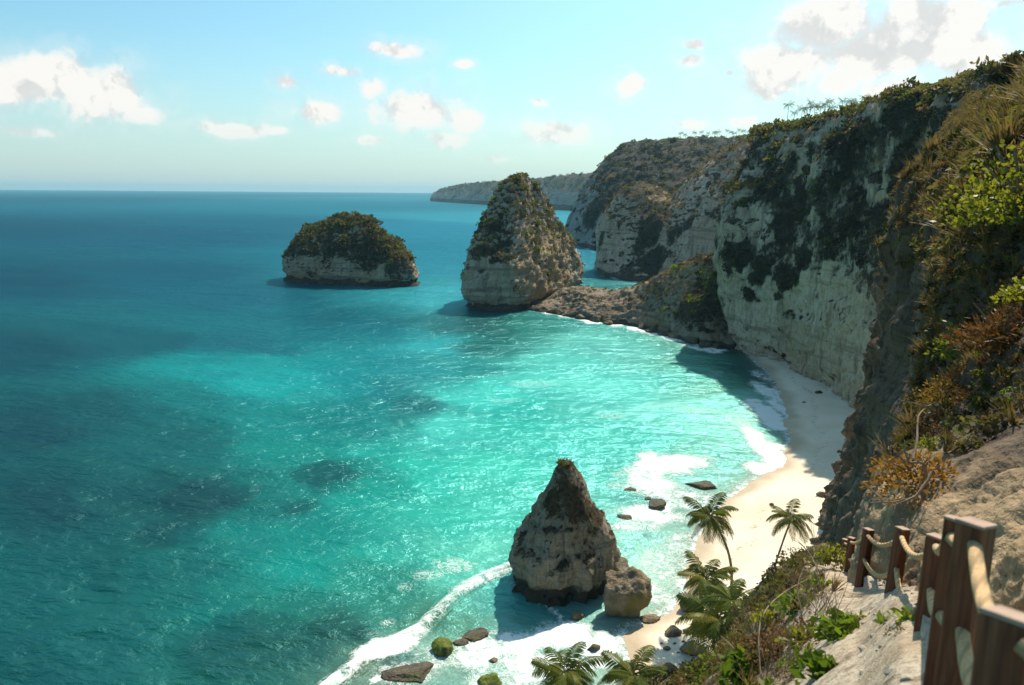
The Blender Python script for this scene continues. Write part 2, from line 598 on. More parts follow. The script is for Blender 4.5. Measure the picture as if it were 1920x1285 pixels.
def scatter(name, key, P, sizes, parent=None, tilt=.35, sq=None):
    n = len(P)
    me = bpy.data.meshes.new(name)
    me.vertices.add(n)
    me.vertices.foreach_set('co', np.ascontiguousarray(P, np.float32).ravel())
    r = np.random.default_rng(n)
    rot = np.stack([r.normal(size=n) * tilt, r.normal(size=n) * tilt, r.random(n) * 6.283], 1).astype(np.float32)
    sc = np.stack([sizes * r.uniform(.8, 1.25, n), sizes * r.uniform(.8, 1.25, n), sizes * r.uniform(.7, 1.3, n)], 1).astype(np.float32)
    a = me.attributes.new('rot', 'FLOAT_VECTOR', 'POINT'); a.data.foreach_set('vector', rot.ravel())
    a = me.attributes.new('size', 'FLOAT_VECTOR', 'POINT'); a.data.foreach_set('vector', sc.ravel())
    a = me.attributes.new('pick', 'INT', 'POINT'); a.data.foreach_set('value', r.integers(0, 99, n).astype(np.int32))
    o = link(bpy.data.objects.new(name, me), parent)
    if key not in NG:
        NG[key] = scatter_nodes(LIB[key])
    md = o.modifiers.new('scatter', 'NODES')
    md.node_group = NG[key]
    return o


def pick_points(P, w, n, seed=1):
    """n random points on a grid surface with density w"""
    r = np.random.default_rng(seed)
    a = P[:-1, :-1]; b_ = P[1:, :-1]; c = P[:-1, 1:]
    ar = np.linalg.norm(np.cross(b_ - a, c - a), axis=-1) * w[:-1, :-1]
    cs = np.cumsum(ar.ravel())
    if cs[-1] <= 0: return np.zeros((0, 3))
    k = np.searchsorted(cs, r.random(n) * cs[-1])
    k = np.minimum(k, ar.size - 1)
    i, j = np.unravel_index(k, ar.shape)
    u, v = r.random((2, n, 1))
    return a[i, j] * (1 - u) * (1 - v) + b_[i, j] * u * (1 - v) + c[i, j] * (1 - u) * v + P[i + 1, j + 1] * u * v


clump_lib('scrub', M_SCRUB, 90, .34)
clump_lib('dark', M_DARKSCRUB, 70, .38)
clump_lib('dry', M_DRY, 80, .30, long=2.6)
clump_lib('green', M_GREEN, 90, .30)
tuft_lib('tuft', M_DRY)
clump_lib('rust', M_RUST, 90, .28, long=2.6)


# ------------------------------------------------------------------ the sea bed, the beach and the sea
def polyline_sd(X, Y, pts):                # distance to an open polyline, sign from the side (left of travel = +)
    best = np.full(X.shape, 1e9); sg = np.ones(X.shape)
    for (x0, y0), (x1, y1) in zip(pts[:-1], pts[1:]):
        dx, dy = x1 - x0, y1 - y0
        t = np.clip(((X - x0) * dx + (Y - y0) * dy) / (dx * dx + dy * dy), 0, 1)
        d = np.hypot(X - x0 - t * dx, Y - y0 - t * dy)
        cr = dx * (Y - y0) - dy * (X - x0)
        m = d < best
        best = np.where(m, d, best); sg = np.where(m, np.sign(cr), sg)
    return best * sg


SHORE_PX = [(1010, 1420), (1120, 1320), (1170, 1285), (1184, 1225), (1178, 1190), (1215, 1165), (1262, 1138), (1292, 1100), (1302, 1050), (1312, 1000), (1352, 950), (1395, 912), (1452, 882), (1476, 850), (1474, 812), (1475, 780), (1466, 745), (1448, 712), (1425, 684), (1402, 660), (1378, 641)]
SHORE = [tuple(G(*q)[:2]) for q in SHORE_PX]
SHORE = catmull(np.array(SHORE), 90)
SHORE = [(-40, -60), (-4, 40)] + [tuple(q) for q in SHORE] + [(130, 330), (300, 420)]


def sand_height(X, Y):
    d = -polyline_sd(X, Y, SHORE)          # + on land
    d = d + fbm(np.stack([X / 11, Y / 11, X * 0], -1), 3) * 1.6
    z = np.where(d > 0, 3.4 * (1 - np.exp(-d / 16)) + d * .012, d * .10)
    return z + fbm(np.stack([X / 4, Y / 4, X * 0 + 3], -1), 3) * .06, d


def beach():
    xs = np.linspace(-8, 140, 300); ys = np.linspace(55, 300, 420)
    X, Y = np.meshgrid(xs, ys, indexing='ij')
    Z, d = sand_height(X, Y)
    Z = np.maximum(Z, -2.5)
    wet = sstep(4.5, .6, d + fbm(np.stack([X / 9, Y / 9, X * 0 + 8], -1), 3) * 2.2)
    wr = sstep(.9, .1, np.abs(d - 6.5 - 2.5 * fbm(np.stack([X / 17, Y / 17, X * 0 + 1], -1), 3)))
    m, nt, _, _ = newmat('sand')
    b = NB(nt)
    p = pos(b)
    c = b.mix(b.mapr(b.noise(p, .09, 4), .35, .7), (.80, .69, .54), (.72, .59, .43))
    c = b.mix(b.mapr(b.noise(p, 1.4, 5, .7), .5, .8, 0, .35), c, (.55, .44, .31))
    c = b.mix(b.math('MULTIPLY', b.attr('wet'), .85), c, (.44, .32, .20))
    c = b.mix(b.math('MULTIPLY', b.attr('wrack'), b.mapr(b.noise(p, 1.1, 6, .75), .52, .62, 0, .8)), c, (.20, .14, .08))
    c = b.mix(b.mapr(b.noise(p, .55, 7, .8), .60, .68, 0, .5), c, (.46, .36, .25))
    h = b.math('ADD', b.noise(p, .8, 5, .6), b.math('MULTIPLY', b.noise(p, 4.5, 4, .6), .35))
    pr = b.principled(Base_Color=c, Roughness=b.math('SUBTRACT', .95, b.math('MULTIPLY', b.attr('wet'), .45)), Normal=b.bump(h, .5, .22))
    pr.inputs['Specular IOR Level'].default_value = .3
    b.out(pr.outputs[0])
    o = np_obj('beach', np.stack([X, Y, Z], -1), gridF(*X.shape), m, attrs={'wet': wet, 'wrack': wr})
    tag(o, 'pale cream sand beach curving below the white cliff', None, None, 'structure')


beach()


def grow(a, b, step, far, g=1.06):
    v = [a]
    while v[-1] < far:
        v.append(v[-1] + step); step *= g
    return v


def graded(lo, hi, step, far0, far1):
    mid = list(np.arange(lo, hi, step))
    right = []; v, s = mid[-1], step
    while v < far1:
        s *= 1.065; v += s; right.append(v)
    left = []; v, s = mid[0], step
    while v > far0:
        s *= 1.065; v -= s; left.append(v)
    return np.array(left[::-1] + mid + right)


WATER = [  # photo pixel, colour seen there, reflections and rock shadows included
    (40, 372, 62, 134, 158), (400, 366, 84, 150, 170), (760, 372, 120, 178, 190), (1000, 410, 110, 185, 195),
    (60, 430, 26, 104, 138), (320, 440, 34, 118, 152), (480, 420, 50, 134, 164), (800, 430, 62, 152, 176), (640, 385, 80, 158, 178),
    (60, 530, 12, 84, 112), (300, 520, 18, 106, 138), (450, 560, 16, 112, 140), (820, 500, 40, 145, 165), (830, 560, 60, 165, 178),
    (60, 660, 6, 78, 96), (260, 640, 10, 100, 116), (450, 640, 10, 120, 136), (600, 600, 8, 108, 124), (700, 610, 8, 118, 134),
    (430, 705, 18, 168, 170), (520, 715, 24, 190, 188), (380, 740, 8, 140, 140), (640, 700, 18, 165, 170), (760, 690, 18, 150, 160), (820, 650, 44, 170, 178),
    (60, 800, 2, 74, 80), (200, 780, 4, 92, 96), (330, 820, 4, 108, 108), (560, 800, 10, 152, 146), (660, 790, 10, 142, 140), (720, 740, 12, 135, 142),
    (780, 760, 10, 128, 132), (700, 850, 30, 185, 170), (640, 880, 6, 118, 108), (560, 840, 10, 150, 138),
    (900, 650, 6, 92, 88), (930, 620, 8, 84, 78), (860, 690, 14, 130, 130), (1000, 620, 20, 118, 108), (880, 610, 6, 74, 74),
    (900, 740, 70, 208, 196), (840, 800, 78, 210, 194), (960, 780, 44, 190, 176), (1000, 720, 78, 200, 190), (1060, 680, 88, 196, 184), (1000, 840, 50, 192, 176), (940, 860, 66, 204, 184),
    (1100, 640, 96, 186, 172), (1200, 660, 104, 188, 172), (1180, 740, 92, 200, 188), (1130, 720, 100, 212, 198), (1240, 770, 140, 230, 215), (1330, 760, 140, 226, 206),
    (1280, 700, 96, 180, 160), (1340, 690, 92, 150, 118), (1380, 720, 100, 158, 128), (1300, 660, 98, 150, 126), (1250, 640, 90, 150, 128), (1400, 700, 40, 70, 66), (1440, 700, 30, 92, 110), (1350, 655, 24, 50, 46),
    (1350, 820, 120, 205, 180), (1300, 840, 110, 186, 164), (1400, 790, 150, 220, 196), (1200, 830, 70, 190, 174), (1100, 830, 70, 196, 180), (1250, 880, 120, 190, 170),
    (100, 950, 2, 72, 74), (260, 940, 2, 88, 86), (400, 930, 2, 96, 90), (340, 960, 2, 84, 80), (500, 950, 4, 134, 124), (470, 1020, 4, 160, 148), (600, 980, 6, 160, 146), (560, 1060, 6, 172, 158), (700, 940, 14, 178, 160), (720, 1040, 30, 192, 172),
    (800, 900, 40, 192, 174), (860, 980, 44, 190, 170), (900, 1040, 110, 214, 188), (840, 1060, 90, 204, 180), (940, 960, 70, 200, 178),
    (60, 1100, 2, 80, 78), (200, 1060, 2, 104, 98), (340, 1080, 4, 124, 116), (400, 1140, 8, 116, 106), (200, 1200, 4, 88, 84), (420, 1230, 14, 88, 78), (560, 1150, 20, 110, 92), (640, 1180, 26, 84, 70), (520, 1240, 22, 88, 74), (740, 1120, 30, 128, 108), (700, 1090, 24, 150, 130),
    (60, 1280, 4, 78, 76), (800, 1160, 60, 120, 92), (860, 1170, 96, 150, 116), (960, 1110, 40, 160, 150), (800, 1240, 150, 178, 158), (960, 1220, 170, 205, 190), (720, 1270, 110, 120, 96),
    (1200, 1000, 170, 226, 204), (1250, 1050, 186, 234, 212), (1180, 960, 120, 200, 182), (1240, 1110, 200, 232, 210), (1280, 960, 150, 170, 150), (1150, 900, 84, 190, 172), (1100, 1240, 190, 215, 200), (1020, 1170, 60, 160, 156),
    (1120, 490, 22, 140, 160), (1100, 470, 30, 150, 175), (1150, 530, 16, 110, 116), (1200, 535, 10, 80, 84)]
FOAM_BLOBS = [  # px, py, half width px, half height px, strength
    (1250, 870, 84, 30, .80), (1300, 864, 46, 18, .74), (1215, 905, 80, 42, .68), (1280, 935, 80, 34, .58), (1220, 965, 98, 30, .72), (1190, 985, 70, 18, .58), (1320, 955, 40, 24, .6), (1180, 900, 30, 20, .4),
    (1440, 780, 34, 46, 1.0), (1448, 850, 40, 44, 1.1), (1424, 830, 26, 40, .95), (1425, 880, 40, 18, .9), (1400, 800, 20, 30, .5), (1440, 735, 30, 26, .75), (1462, 765, 20, 20, .8), (1430, 705, 26, 14, .6),
    (1060, 1195, 105, 40, .86), (980, 1205, 90, 40, .84), (1130, 1215, 70, 55, .88), (900, 1225, 90, 55, .70), (1020, 1250, 130, 45, .76), (820, 1230, 70, 40, .48), (760, 1265, 80, 36, .50), (940, 1275, 100, 30, .55),
    (1240, 1060, 60, 60, .50), (1280, 1020, 50, 40, .55), (1230, 1110, 50, 40, .58), (1280, 1090, 20, 40, .6),
    (1300, 770, 60, 10, .34), (1235, 760, 60, 8, .30), (1150, 780, 60, 8, .30), (1000, 720, 70, 10, .26), (950, 750, 60, 8, .26), (1340, 700, 30, 8, .3), (850, 1060, 60, 22, .42), (800, 1080, 40, 18, .38), (760, 1100, 30, 14, .34), (700, 1190, 40, 12, .3), (725, 1170, 20, 16, .4)]
FOAM_LINES = [  # polyline px, half width m, strength
    ([(958, 1064), (930, 1075), (900, 1090), (862, 1112), (820, 1150), (790, 1180), (752, 1200), (700, 1224), (650, 1262), (615, 1290), (590, 1320)], 1.3, .62),
    ([(752, 1206), (720, 1216), (690, 1232)], 1.5, 1.0), ([(700, 1275), (740, 1262), (790, 1250)], .6, .7),
    ([(1000, 582), (1040, 588), (1085, 598), (1130, 606), (1190, 615), (1230, 626), (1275, 636), (1320, 648), (1345, 656)], 2.6, .85),
    ([(1060, 592), (1110, 604)], 2.6, .8), ([(1190, 616), (1270, 638)], 3.0, .9), ([(1290, 650), (1345, 662)], 2.5, .75),
    ([(760, 545), (792, 544)], 2.4, .75), ([(870, 578), (920, 588), (965, 586)], 1.0, .15), ([(960, 584), (985, 584)], 2.2, .8),
    ([(1125, 514), (1160, 523), (1210, 530)], 2.5, .7), ([(1064, 456), (1110, 468)], 3, .6), ([(528, 534), (640, 548), (760, 548)], 1.0, .15),
    ([(1030, 1140), (1060, 1165), (1090, 1172)], .4, .8), ([(960, 1092), (990, 1118), (1030, 1142)], .3, .6)]
CREST = np.array([G(*q)[:2] for q in FOAM_LINES[0][0]])


def sea():
    xs = graded(-118, 104, .66, -15000, 15000); ys = graded(66, 205, .62, -3000, 15500)
    X, Y = np.meshgrid(xs, ys, indexing='ij')
    near = (X > -90) & (X < 140) & (Y > 40) & (Y < 420)
    Zs = np.full(X.shape, -3.0); ds = np.full(X.shape, -30.)
    Zs[near], ds[near] = sand_height(X[near], Y[near])
    # colour of the water body over its bed, reflections and rock shadows painted in
    Yc = np.maximum(Y, 30)
    u = X / Yc; v = np.log(Yc)
    pts = np.array([G(w[0], w[1])[:2] for w in WATER])
    cw = np.array([lin(*w[2:]) * (.52 if w[0] < 800 and w[1] < 1100 and not 690 < w[1] < 720 and w[0] < 560 else .68 if w[0] < 800 and w[1] < 1100 else .9) for w in WATER])
    pu = pts[:, 0] / pts[:, 1]; pv = np.log(pts[:, 1])
    wx = fbm(np.stack([u * 9, v * 9, u * 0], -1), 3) * .05
    wy = fbm(np.stack([u * 9, v * 9, u * 0 + 9], -1), 3) * .06
    num = np.zeros(X.shape + (3,)); den = np.zeros(X.shape)
    for k in range(len(pts)):
        w = 1 / ((u + wx - pu[k]) ** 2 + ((v + wy - pv[k]) * .75) ** 2 + .0007) ** 1.9
        num += w[..., None] * cw[k]; den += w
    C = num / den[..., None]
    dk = fbm(np.stack([X / 16, Y / 30, X * 0 + 2], -1), 6, .68)
    reef = np.zeros(X.shape)
    for (px, py, rx, ry, st) in [(610, 890, 70, 34, .75), (400, 930, 120, 40, .75), (330, 1000, 90, 40, .5), (560, 950, 60, 24, .55), (680, 1185, 34, 26, .8), (890, 1190, 50, 24, .6), (540, 1180, 160, 50, .5), (780, 770, 60, 40, .35), (500, 1220, 150, 50, .4), (760, 1240, 60, 40, .6), (1200, 930, 70, 34, .5), (1290, 930, 70, 34, .5), (1370, 860, 50, 26, .35), (1140, 990, 30, 8, .3), (1215, 1005, 26, 8, .45), (1180, 1030, 16, 6, .4)]:
        c = G(px, py); s = c[1] / F
        e = 1 - np.hypot((X - c[0]) / (rx * s), (Y - c[1]) / (ry * s * c[1] / H))
        reef = np.maximum(reef, sstep(.0, .42, e + dk * 1.05) * st)
    C = np.maximum(C - .006 * np.array([.4, 1.0, 1.05]), .0015)
    sh = np.where(near & (Y < 205), np.exp(np.minimum(ds, 0) / 9), 0)[..., None] * .75
    C = C * (1 - sh) + sh * np.array([.60, .84, .74])
    fw = sstep(220, 700, Y)[..., None]
    C = C * (1 - fw * np.array([.75, .40, .28]))
    C = C * (1 - reef[..., None] * np.array([.75, .66, .62]))
    # foam
    foam = np.zeros(X.shape)
    warp = fbm(np.stack([X / 5, Y / 5, X * 0 + 4], -1), 4)
    for (px, py, rx, ry, st) in FOAM_BLOBS:
        c = G(px, py); s = c[1] / F
        sl = (X > c[0] - 60) & (X < c[0] + 60) & (Y > c[1] - 120) & (Y < c[1] + 120)
        e = 1 - np.hypot((X[sl] - c[0]) / (rx * s), (Y[sl] - c[1]) / (ry * s * c[1] / H)) + warp[sl] * .5
        foam[sl] = np.maximum(foam[sl], sstep(-.25, .65, e) * st)
    for ln, hw, st in FOAM_LINES:
        q = np.array([G(*p)[:2] for p in ln])
        d = np.abs(polyline_sd(X, Y, [tuple(t) for t in q])) + warp * hw * .9
        foam = np.maximum(foam, sstep(hw * 1.7, hw * .35, d) * st)
    swash = sstep(-2.6, -.4, ds) * sstep(1.6, .2, ds)
    foam = np.maximum(foam, swash * .62 * near)
    # waves
    R = np.hypot(X, Y)
    amp = .22 * sstep(8, 40, -ds) + .03
    Z = amp * fbm(np.stack([X / 14, Y / 8, X * 0], -1), 3) * sstep(1500, 300, R)
    sd = polyline_sd(X, Y, [tuple(t) for t in CREST])
    Z += .75 * np.exp(-(sd / 1.1) ** 2) * (1 + .5 * warp)
    Z += .35 * sstep(.35, 1, foam) * np.clip(warp + .2, 0, 1)
    depth = np.clip(Z - Zs, 0, 9)
    clear = np.where(near, np.exp(-depth / .32), 0)
    o = np_obj('sea', np.stack([X, Y, Z], -1), gridF(*X.shape), sea_mat(), attrs={'foam': foam, 'clear': clear}, cols={'wcol': C})
    tag(o, 'turquoise sea deepening to blue towards the horizon', None, None, 'structure')


def sea_mat():
    m, nt, _, _ = newmat('sea_water')
    b = NB(nt)
    rt_ = b.n.new('ShaderNodeVectorRotate'); rt_.rotation_type = 'Z_AXIS'; rt_.inputs['Angle'].default_value = .26
    b.l.new(pos(b), rt_.inputs['Vector'])
    p = rt_.outputs[0]
    c = b.attr('wcol', 'Color')
    c = b.mix(1.0, c, (SEA_GAIN, SEA_GAIN * .98, SEA_GAIN * .90), 'MULTIPLY')
    # soft mottling of the water body, with wave light and shade painted in
    mot = b.noise(b.scale(p, (.05, .09, .05)), 1.0, 6, .62, .6)
    c = b.mix(b.mapr(mot, .34, .70, .22, 0, False), c, b.mix(1.0, c, (.45, .70, .72), 'MULTIPLY'))
    mot2 = b.noise(b.scale(p, (.45, .8, .35)), 1.0, 5, .62, .8)
    c = b.mix(b.mapr(mot2, .35, .66, .32, 0, False), c, b.mix(1.0, c, (.40, .66, .70), 'MULTIPLY'))
    mot3 = b.noise(b.scale(p, (.018, .045, .05)), 1.0, 6, .66, .7)
    c = b.mix(b.mapr(mot3, .36, .64, .40, 0, False), c, b.mix(1.0, c, (.45, .66, .72), 'MULTIPLY'))
    mot4 = b.noise(b.scale(p, (.004, .016, .05)), 1.0, 7, .70, .6)
    c = b.mix(b.mapr(mot4, .36, .66, .45, 0, False), c, b.mix(1.0, c, (.40, .62, .74), 'MULTIPLY'))
    # foam
    fn = b.noise(p, .55, 7, .70, 1.2)
    fn2 = b.noise(p, 2.4, 5, .7, .6)
    f = b.math('ADD', b.attr('foam'), b.math('ADD', b.math('MULTIPLY', b.math('SUBTRACT', fn, .5), 1.5), b.math('MULTIPLY', b.math('SUBTRACT', fn2, .5), .7)))
    f = b.math('MULTIPLY', b.mapr(f, .37, .80), b.mapr(b.attr('foam'), .03, .25))
    lace = b.math('MULTIPLY', b.mapr(b.math('ABSOLUTE', b.math('SUBTRACT', b.noise(p, .8, 5, .6, 1.5), .5)), 0, .05, .75, 0), b.mapr(b.attr('foam'), .12, .45))
    f = b.math('MAXIMUM', f, lace)
    c = b.mix(f, c, (.84, .86, .83))
    # waves: swell, chop and ripples
    h0 = b.noise(b.scale(p, (.016, .04, 1)), 1.0, 4, .55, .5)
    ps = b.scale(p, (.07, .15, 1))
    h1 = b.noise(ps, 1.0, 3, .5, .4)
    h2 = b.noise(b.scale(p, (.34, .58, 1)), 1.0, 5, .6, .5)
    h3 = b.noise(b.scale(p, (1.1, 1.7, 1)), 1.0, 4, .6, .3)
    h = b.math('ADD', b.math('MULTIPLY', h1, 1.2), b.math('ADD', b.math('MULTIPLY', h2, .55), b.math('MULTIPLY', h3, .16)))
    h = b.math('ADD', h, b.math('ADD', b.math('MULTIPLY', f, .12), b.math('MULTIPLY', h0, 2.6)))
    nrm = b.bump(h, .85, 1.5)
    rough = b.math('ADD', .24, b.math('MULTIPLY', f, .6))
    di = b.n.new('ShaderNodeBsdfDiffuse')
    b.put(di.inputs['Color'], c)
    b.l.new(b.bump(h, .5, 1.0), di.inputs['Normal'])
    gl = b.n.new('ShaderNodeBsdfGlossy')
    gl.inputs['Color'].default_value = (.30, .74, .76, 1)
    b.put(gl.inputs['Roughness'], rough); b.l.new(nrm, gl.inputs['Normal'])
    fr = b.n.new('ShaderNodeFresnel')
    fr.inputs['IOR'].default_value = 1.33
    b.l.new(nrm, fr.inputs['Normal'])
    pr = b.n.new('ShaderNodeMixShader')
    b.put(pr.inputs[0], b.math('MULTIPLY', fr.outputs[0], b.math('SUBTRACT', .17, b.math('MULTIPLY', f, .15))))
    b.l.new(di.outputs[0], pr.inputs[1]); b.l.new(gl.outputs[0], pr.inputs[2])
    tr = b.n.new('ShaderNodeBsdfTransparent')
    b.l.new(b.mix(.5, (1, 1, 1), (.7, .93, .88)), tr.inputs[0])
    mx = b.n.new('ShaderNodeMixShader')
    cl = b.math('MULTIPLY', b.attr('clear'), b.math('SUBTRACT', 1.0, f), clamp=True)
    b.put(mx.inputs[0], b.math('MULTIPLY', cl, .92))
    b.l.new(pr.outputs[0], mx.inputs[1]); b.l.new(tr.outputs[0], mx.inputs[2])
    b.out(mx.outputs[0])
    return m


SEA_GAIN = .88
sea()


# ------------------------------------------------------------------ cliffs
def displace(P, n, amp, size, strata=.25, gully=.5, seed=0, fine=.35):
    q = P / size + seed * 13.7
    d = fbm(q, 5) * .8 + ridged(q * 1.7 + 4, 4) * .35
    g = ridged(np.stack([q[..., 0] * 2.6, q[..., 1] * 2.6, q[..., 2] * .35], -1), 3)
    zz = P[..., 2] / (size * .22) + fbm(q * .7, 2) * 1.2
    st = np.abs((zz % 1) - .5) * 2
    f = fbm(q * 7, 4)
    return P + n * (amp * (d + gully * g + strata * (st - .5) + fine * f))[..., None]


def cliff(name, ctrl, nu, nv, amp, size, mat, veg=None, slopeveg=.8, vegnoise=.0, wetz=3.0, seed=0, label=None, kind='structure', cat=None, warmp=None, amp_mask=None, gully=.5, strata=.25, fine=.35, vbias=0.0, uppers=False):
    P, n = sheet(ctrl, nu, nv)
    if amp_mask is not None:
        a = amp_mask(P)
        P2 = displace(P, n, amp, size, strata, gully, seed, fine)
        P = P + (P2 - P) * a[..., None]
        nb = sstep(26, 16, P[..., 1])
        P = P + n * (nb * (.16 * ridged(P / 1.5 + 3, 4) + .10 * fbm(P / .5 + 1, 4) + .10 * np.round(fbm(P / 1.1 + 8, 2) * 3) / 3))[..., None]
    else:
        P = displace(P, n, amp, size, strata, gully, seed, fine)
    n2 = grid_normals(P)
    up = np.abs(n2[..., 2])
    vg = sstep(.45, .8, up) * slopeveg
    if veg: vg = np.maximum(vg, patches(P, veg))
    if vegnoise: vg = np.maximum(vg, vegnoise * sstep(-.1, .5, fbm(P / (size * .8) + 3.3, 4)))
    if uppers:
        hh = sstep(14, 50, P[..., 2])
        vg = np.maximum(vg, (.14 + .56 * sstep(-.3, .3, fbm(P / 22 + 9.1, 3))) * hh + .08)
    vg = vg + vbias
    if name == 'near_cliff': nearw = sstep(19, 13, P[..., 1]) * sstep(815, 880, proj(P)[1] + fbm(P / 2.2, 4) * 90)
    wet = sstep(wetz + 1.5, wetz - 1.5, P[..., 2] + fbm(P / (size * .4), 2) * 1.5) if wetz else np.zeros(vg.shape)
    warm = patches(P, warmp) if warmp else np.zeros(vg.shape)
    if name == 'near_cliff': warm = np.maximum(warm, nearw)
    o = np_obj(name, P, gridF(nu, nv), mat, attrs={'veg': vg, 'wet': wet, 'warm': warm})
    tag(o, label, cat, None, kind)
    return o, P, n2, vg


def col_points(lst):
    return [np.asarray(q, float) for q in lst]


def shift(c, dx, dy, dz=0):
    return [q + np.array([dx, dy, dz]) for q in c]


def with_foot(c, d=7):
    return [c[0] + np.array([0, 0, -d])] + c


# -- main white cliff behind the beach
def main_cliff():
    c1 = [G(1385, 640, 1.5), A(1362, 560, 273), A(1345, 480, 277), A(1372, 385, 283), A(1400, 315, 287), A(1422, 258, 292)]
    c2 = [G(1484, 672, 3), A(1450, 580, 240), A(1440, 480, 246), A(1445, 390, 256), A(1455, 315, 266), A(1480, 252, 276)]
    c3 = [G(1572, 724, 4), A(1545, 610, 205), A(1540, 490, 212), A(1545, 390, 218), A(1550, 310, 225), A(1565, 240, 236)]
    c4 = [G(1625, 775, 4), A(1640, 620, 178), A(1650, 490, 186), A(1655, 390, 190), A(1655, 305, 196), A(1650, 218, 206)]
    c5 = [G(1700, 830, 4), A(1730, 640, 155), A(1745, 500, 163), A(1750, 400, 167), A(1745, 298, 174), A(1735, 196, 184)]
    c6 = [G(1850, 930, 4), A(1870, 680, 128), A(1880, 520, 138), A(1880, 400, 144), A(1870, 280, 152), A(1850, 165, 165)]
    c7 = [G(2050, 1050, 4), A(2080, 700, 110), A(2090, 520, 118), A(2080, 400, 128), A(2070, 240, 142), A(2040, 115, 165)]
    c0 = shift(c1, 30, 52)
    cols = []
    for c in (c0, c1, c2, c3, c4, c5, c6, c7):
        px, py, _ = proj(c[-1]); Y = c[-1][1]
        top = [A(px, py - 1, Y + 14), A(px, py + 1, Y + 60), A(px, py - 5, Y + 190)] if c is not c0 else [c[-1] + np.array([8, 14, 2]), c[-1] + np.array([40, 50, 4]), c[-1] + np.array([90, 190, 20])]
        cols.append(with_foot(c) + top)
    veg = [(1400, 330, 50, 75, 1), (1400, 420, 60, 70, 1), (1470, 420, 60, 80, 1), (1385, 480, 40, 45, 1), (1450, 300, 80, 40, .8), (1550, 270, 110, 38, .75), (1620, 250, 70, 40, .8), (1690, 230, 90, 60, .9),
           (1500, 370, 50, 50, .9), (1440, 500, 40, 26, .9), (1420, 525, 30, 18, .95), (1470, 520, 50, 26, .85), (1510, 490, 50, 22, .9), (1560, 460, 30, 40, .7), (1405, 552, 34, 16, .9), (1460, 555, 16, 10, .9),
           (1600, 400, 40, 90, .75), (1680, 350, 40, 110, .9), (1690, 450, 36, 90, .8), (1615, 490, 18, 20, .8), (1660, 500, 9, 14, .8), (1640, 330, 30, 26, .8), (1480, 590, 26, 12, .7), (1540, 590, 6, 22, .6),
           (1360, 520, 20, 40, .8), (1350, 590, 30, 60, .7), (1730, 420, 60, 120, .9), (1580, 330, 40, 30, .6), (1490, 250, 60, 20, .9)]
    warm = [(1600, 560, 60, 60, .35), (1640, 300, 30, 30, .5), (1720, 260, 40, 30, .6)]
    o, P, n, vg = cliff('white_cliff', cols, 330, 430, 4.4, 32, M_CLIFF, veg, .95, 0, 0, 1, 'tall pale limestone cliff with dark scrub patches rising behind the beach', warmp=warm, strata=.10, gully=.5, fine=.34, uppers=True)
    return o, P, n, vg


MC, MCP, MCN, MCV = main_cliff()


def cover(obj, P, n, vg, name, specs, seed=5):
    """scrub of several kinds on a surface: (library, count, size range, weight)"""
    for i, (key, cnt, s0, s1, w) in enumerate(specs):
        pt = pick_points(P, w, cnt, seed + i)
        r = np.random.default_rng(seed + 40 + i)
        sz = s0 + (s1 - s0) * r.random(len(pt)) ** 1.8
        o = scatter(name, key, pt, sz, obj)
        tag(o, None, None, None, 'stuff')


nz = np.abs(MCN[..., 2])
clump = sstep(-.05, .45, fbm(MCP / 9, 3))
vis = (MCP[..., 1] < 620)
crest_w = sstep(.5, .8, nz) * vis * sstep(30, 50, MCP[..., 2])
face_w = sstep(.55, .9, MCV) * (1 - sstep(.5, .8, nz)) * (.25 + clump)
cover(MC, MCP, MCN, MCV, 'cliff_scrub', [('scrub', 3600, 1.0, 4.0, crest_w * (.3 + clump)), ('green', 900, .8, 2.6, crest_w * clump), ('dry', 2600, .8, 2.4, crest_w), ('dark', 2600, .6, 2.0, face_w), ('scrub', 500, .6, 1.6, face_w)])


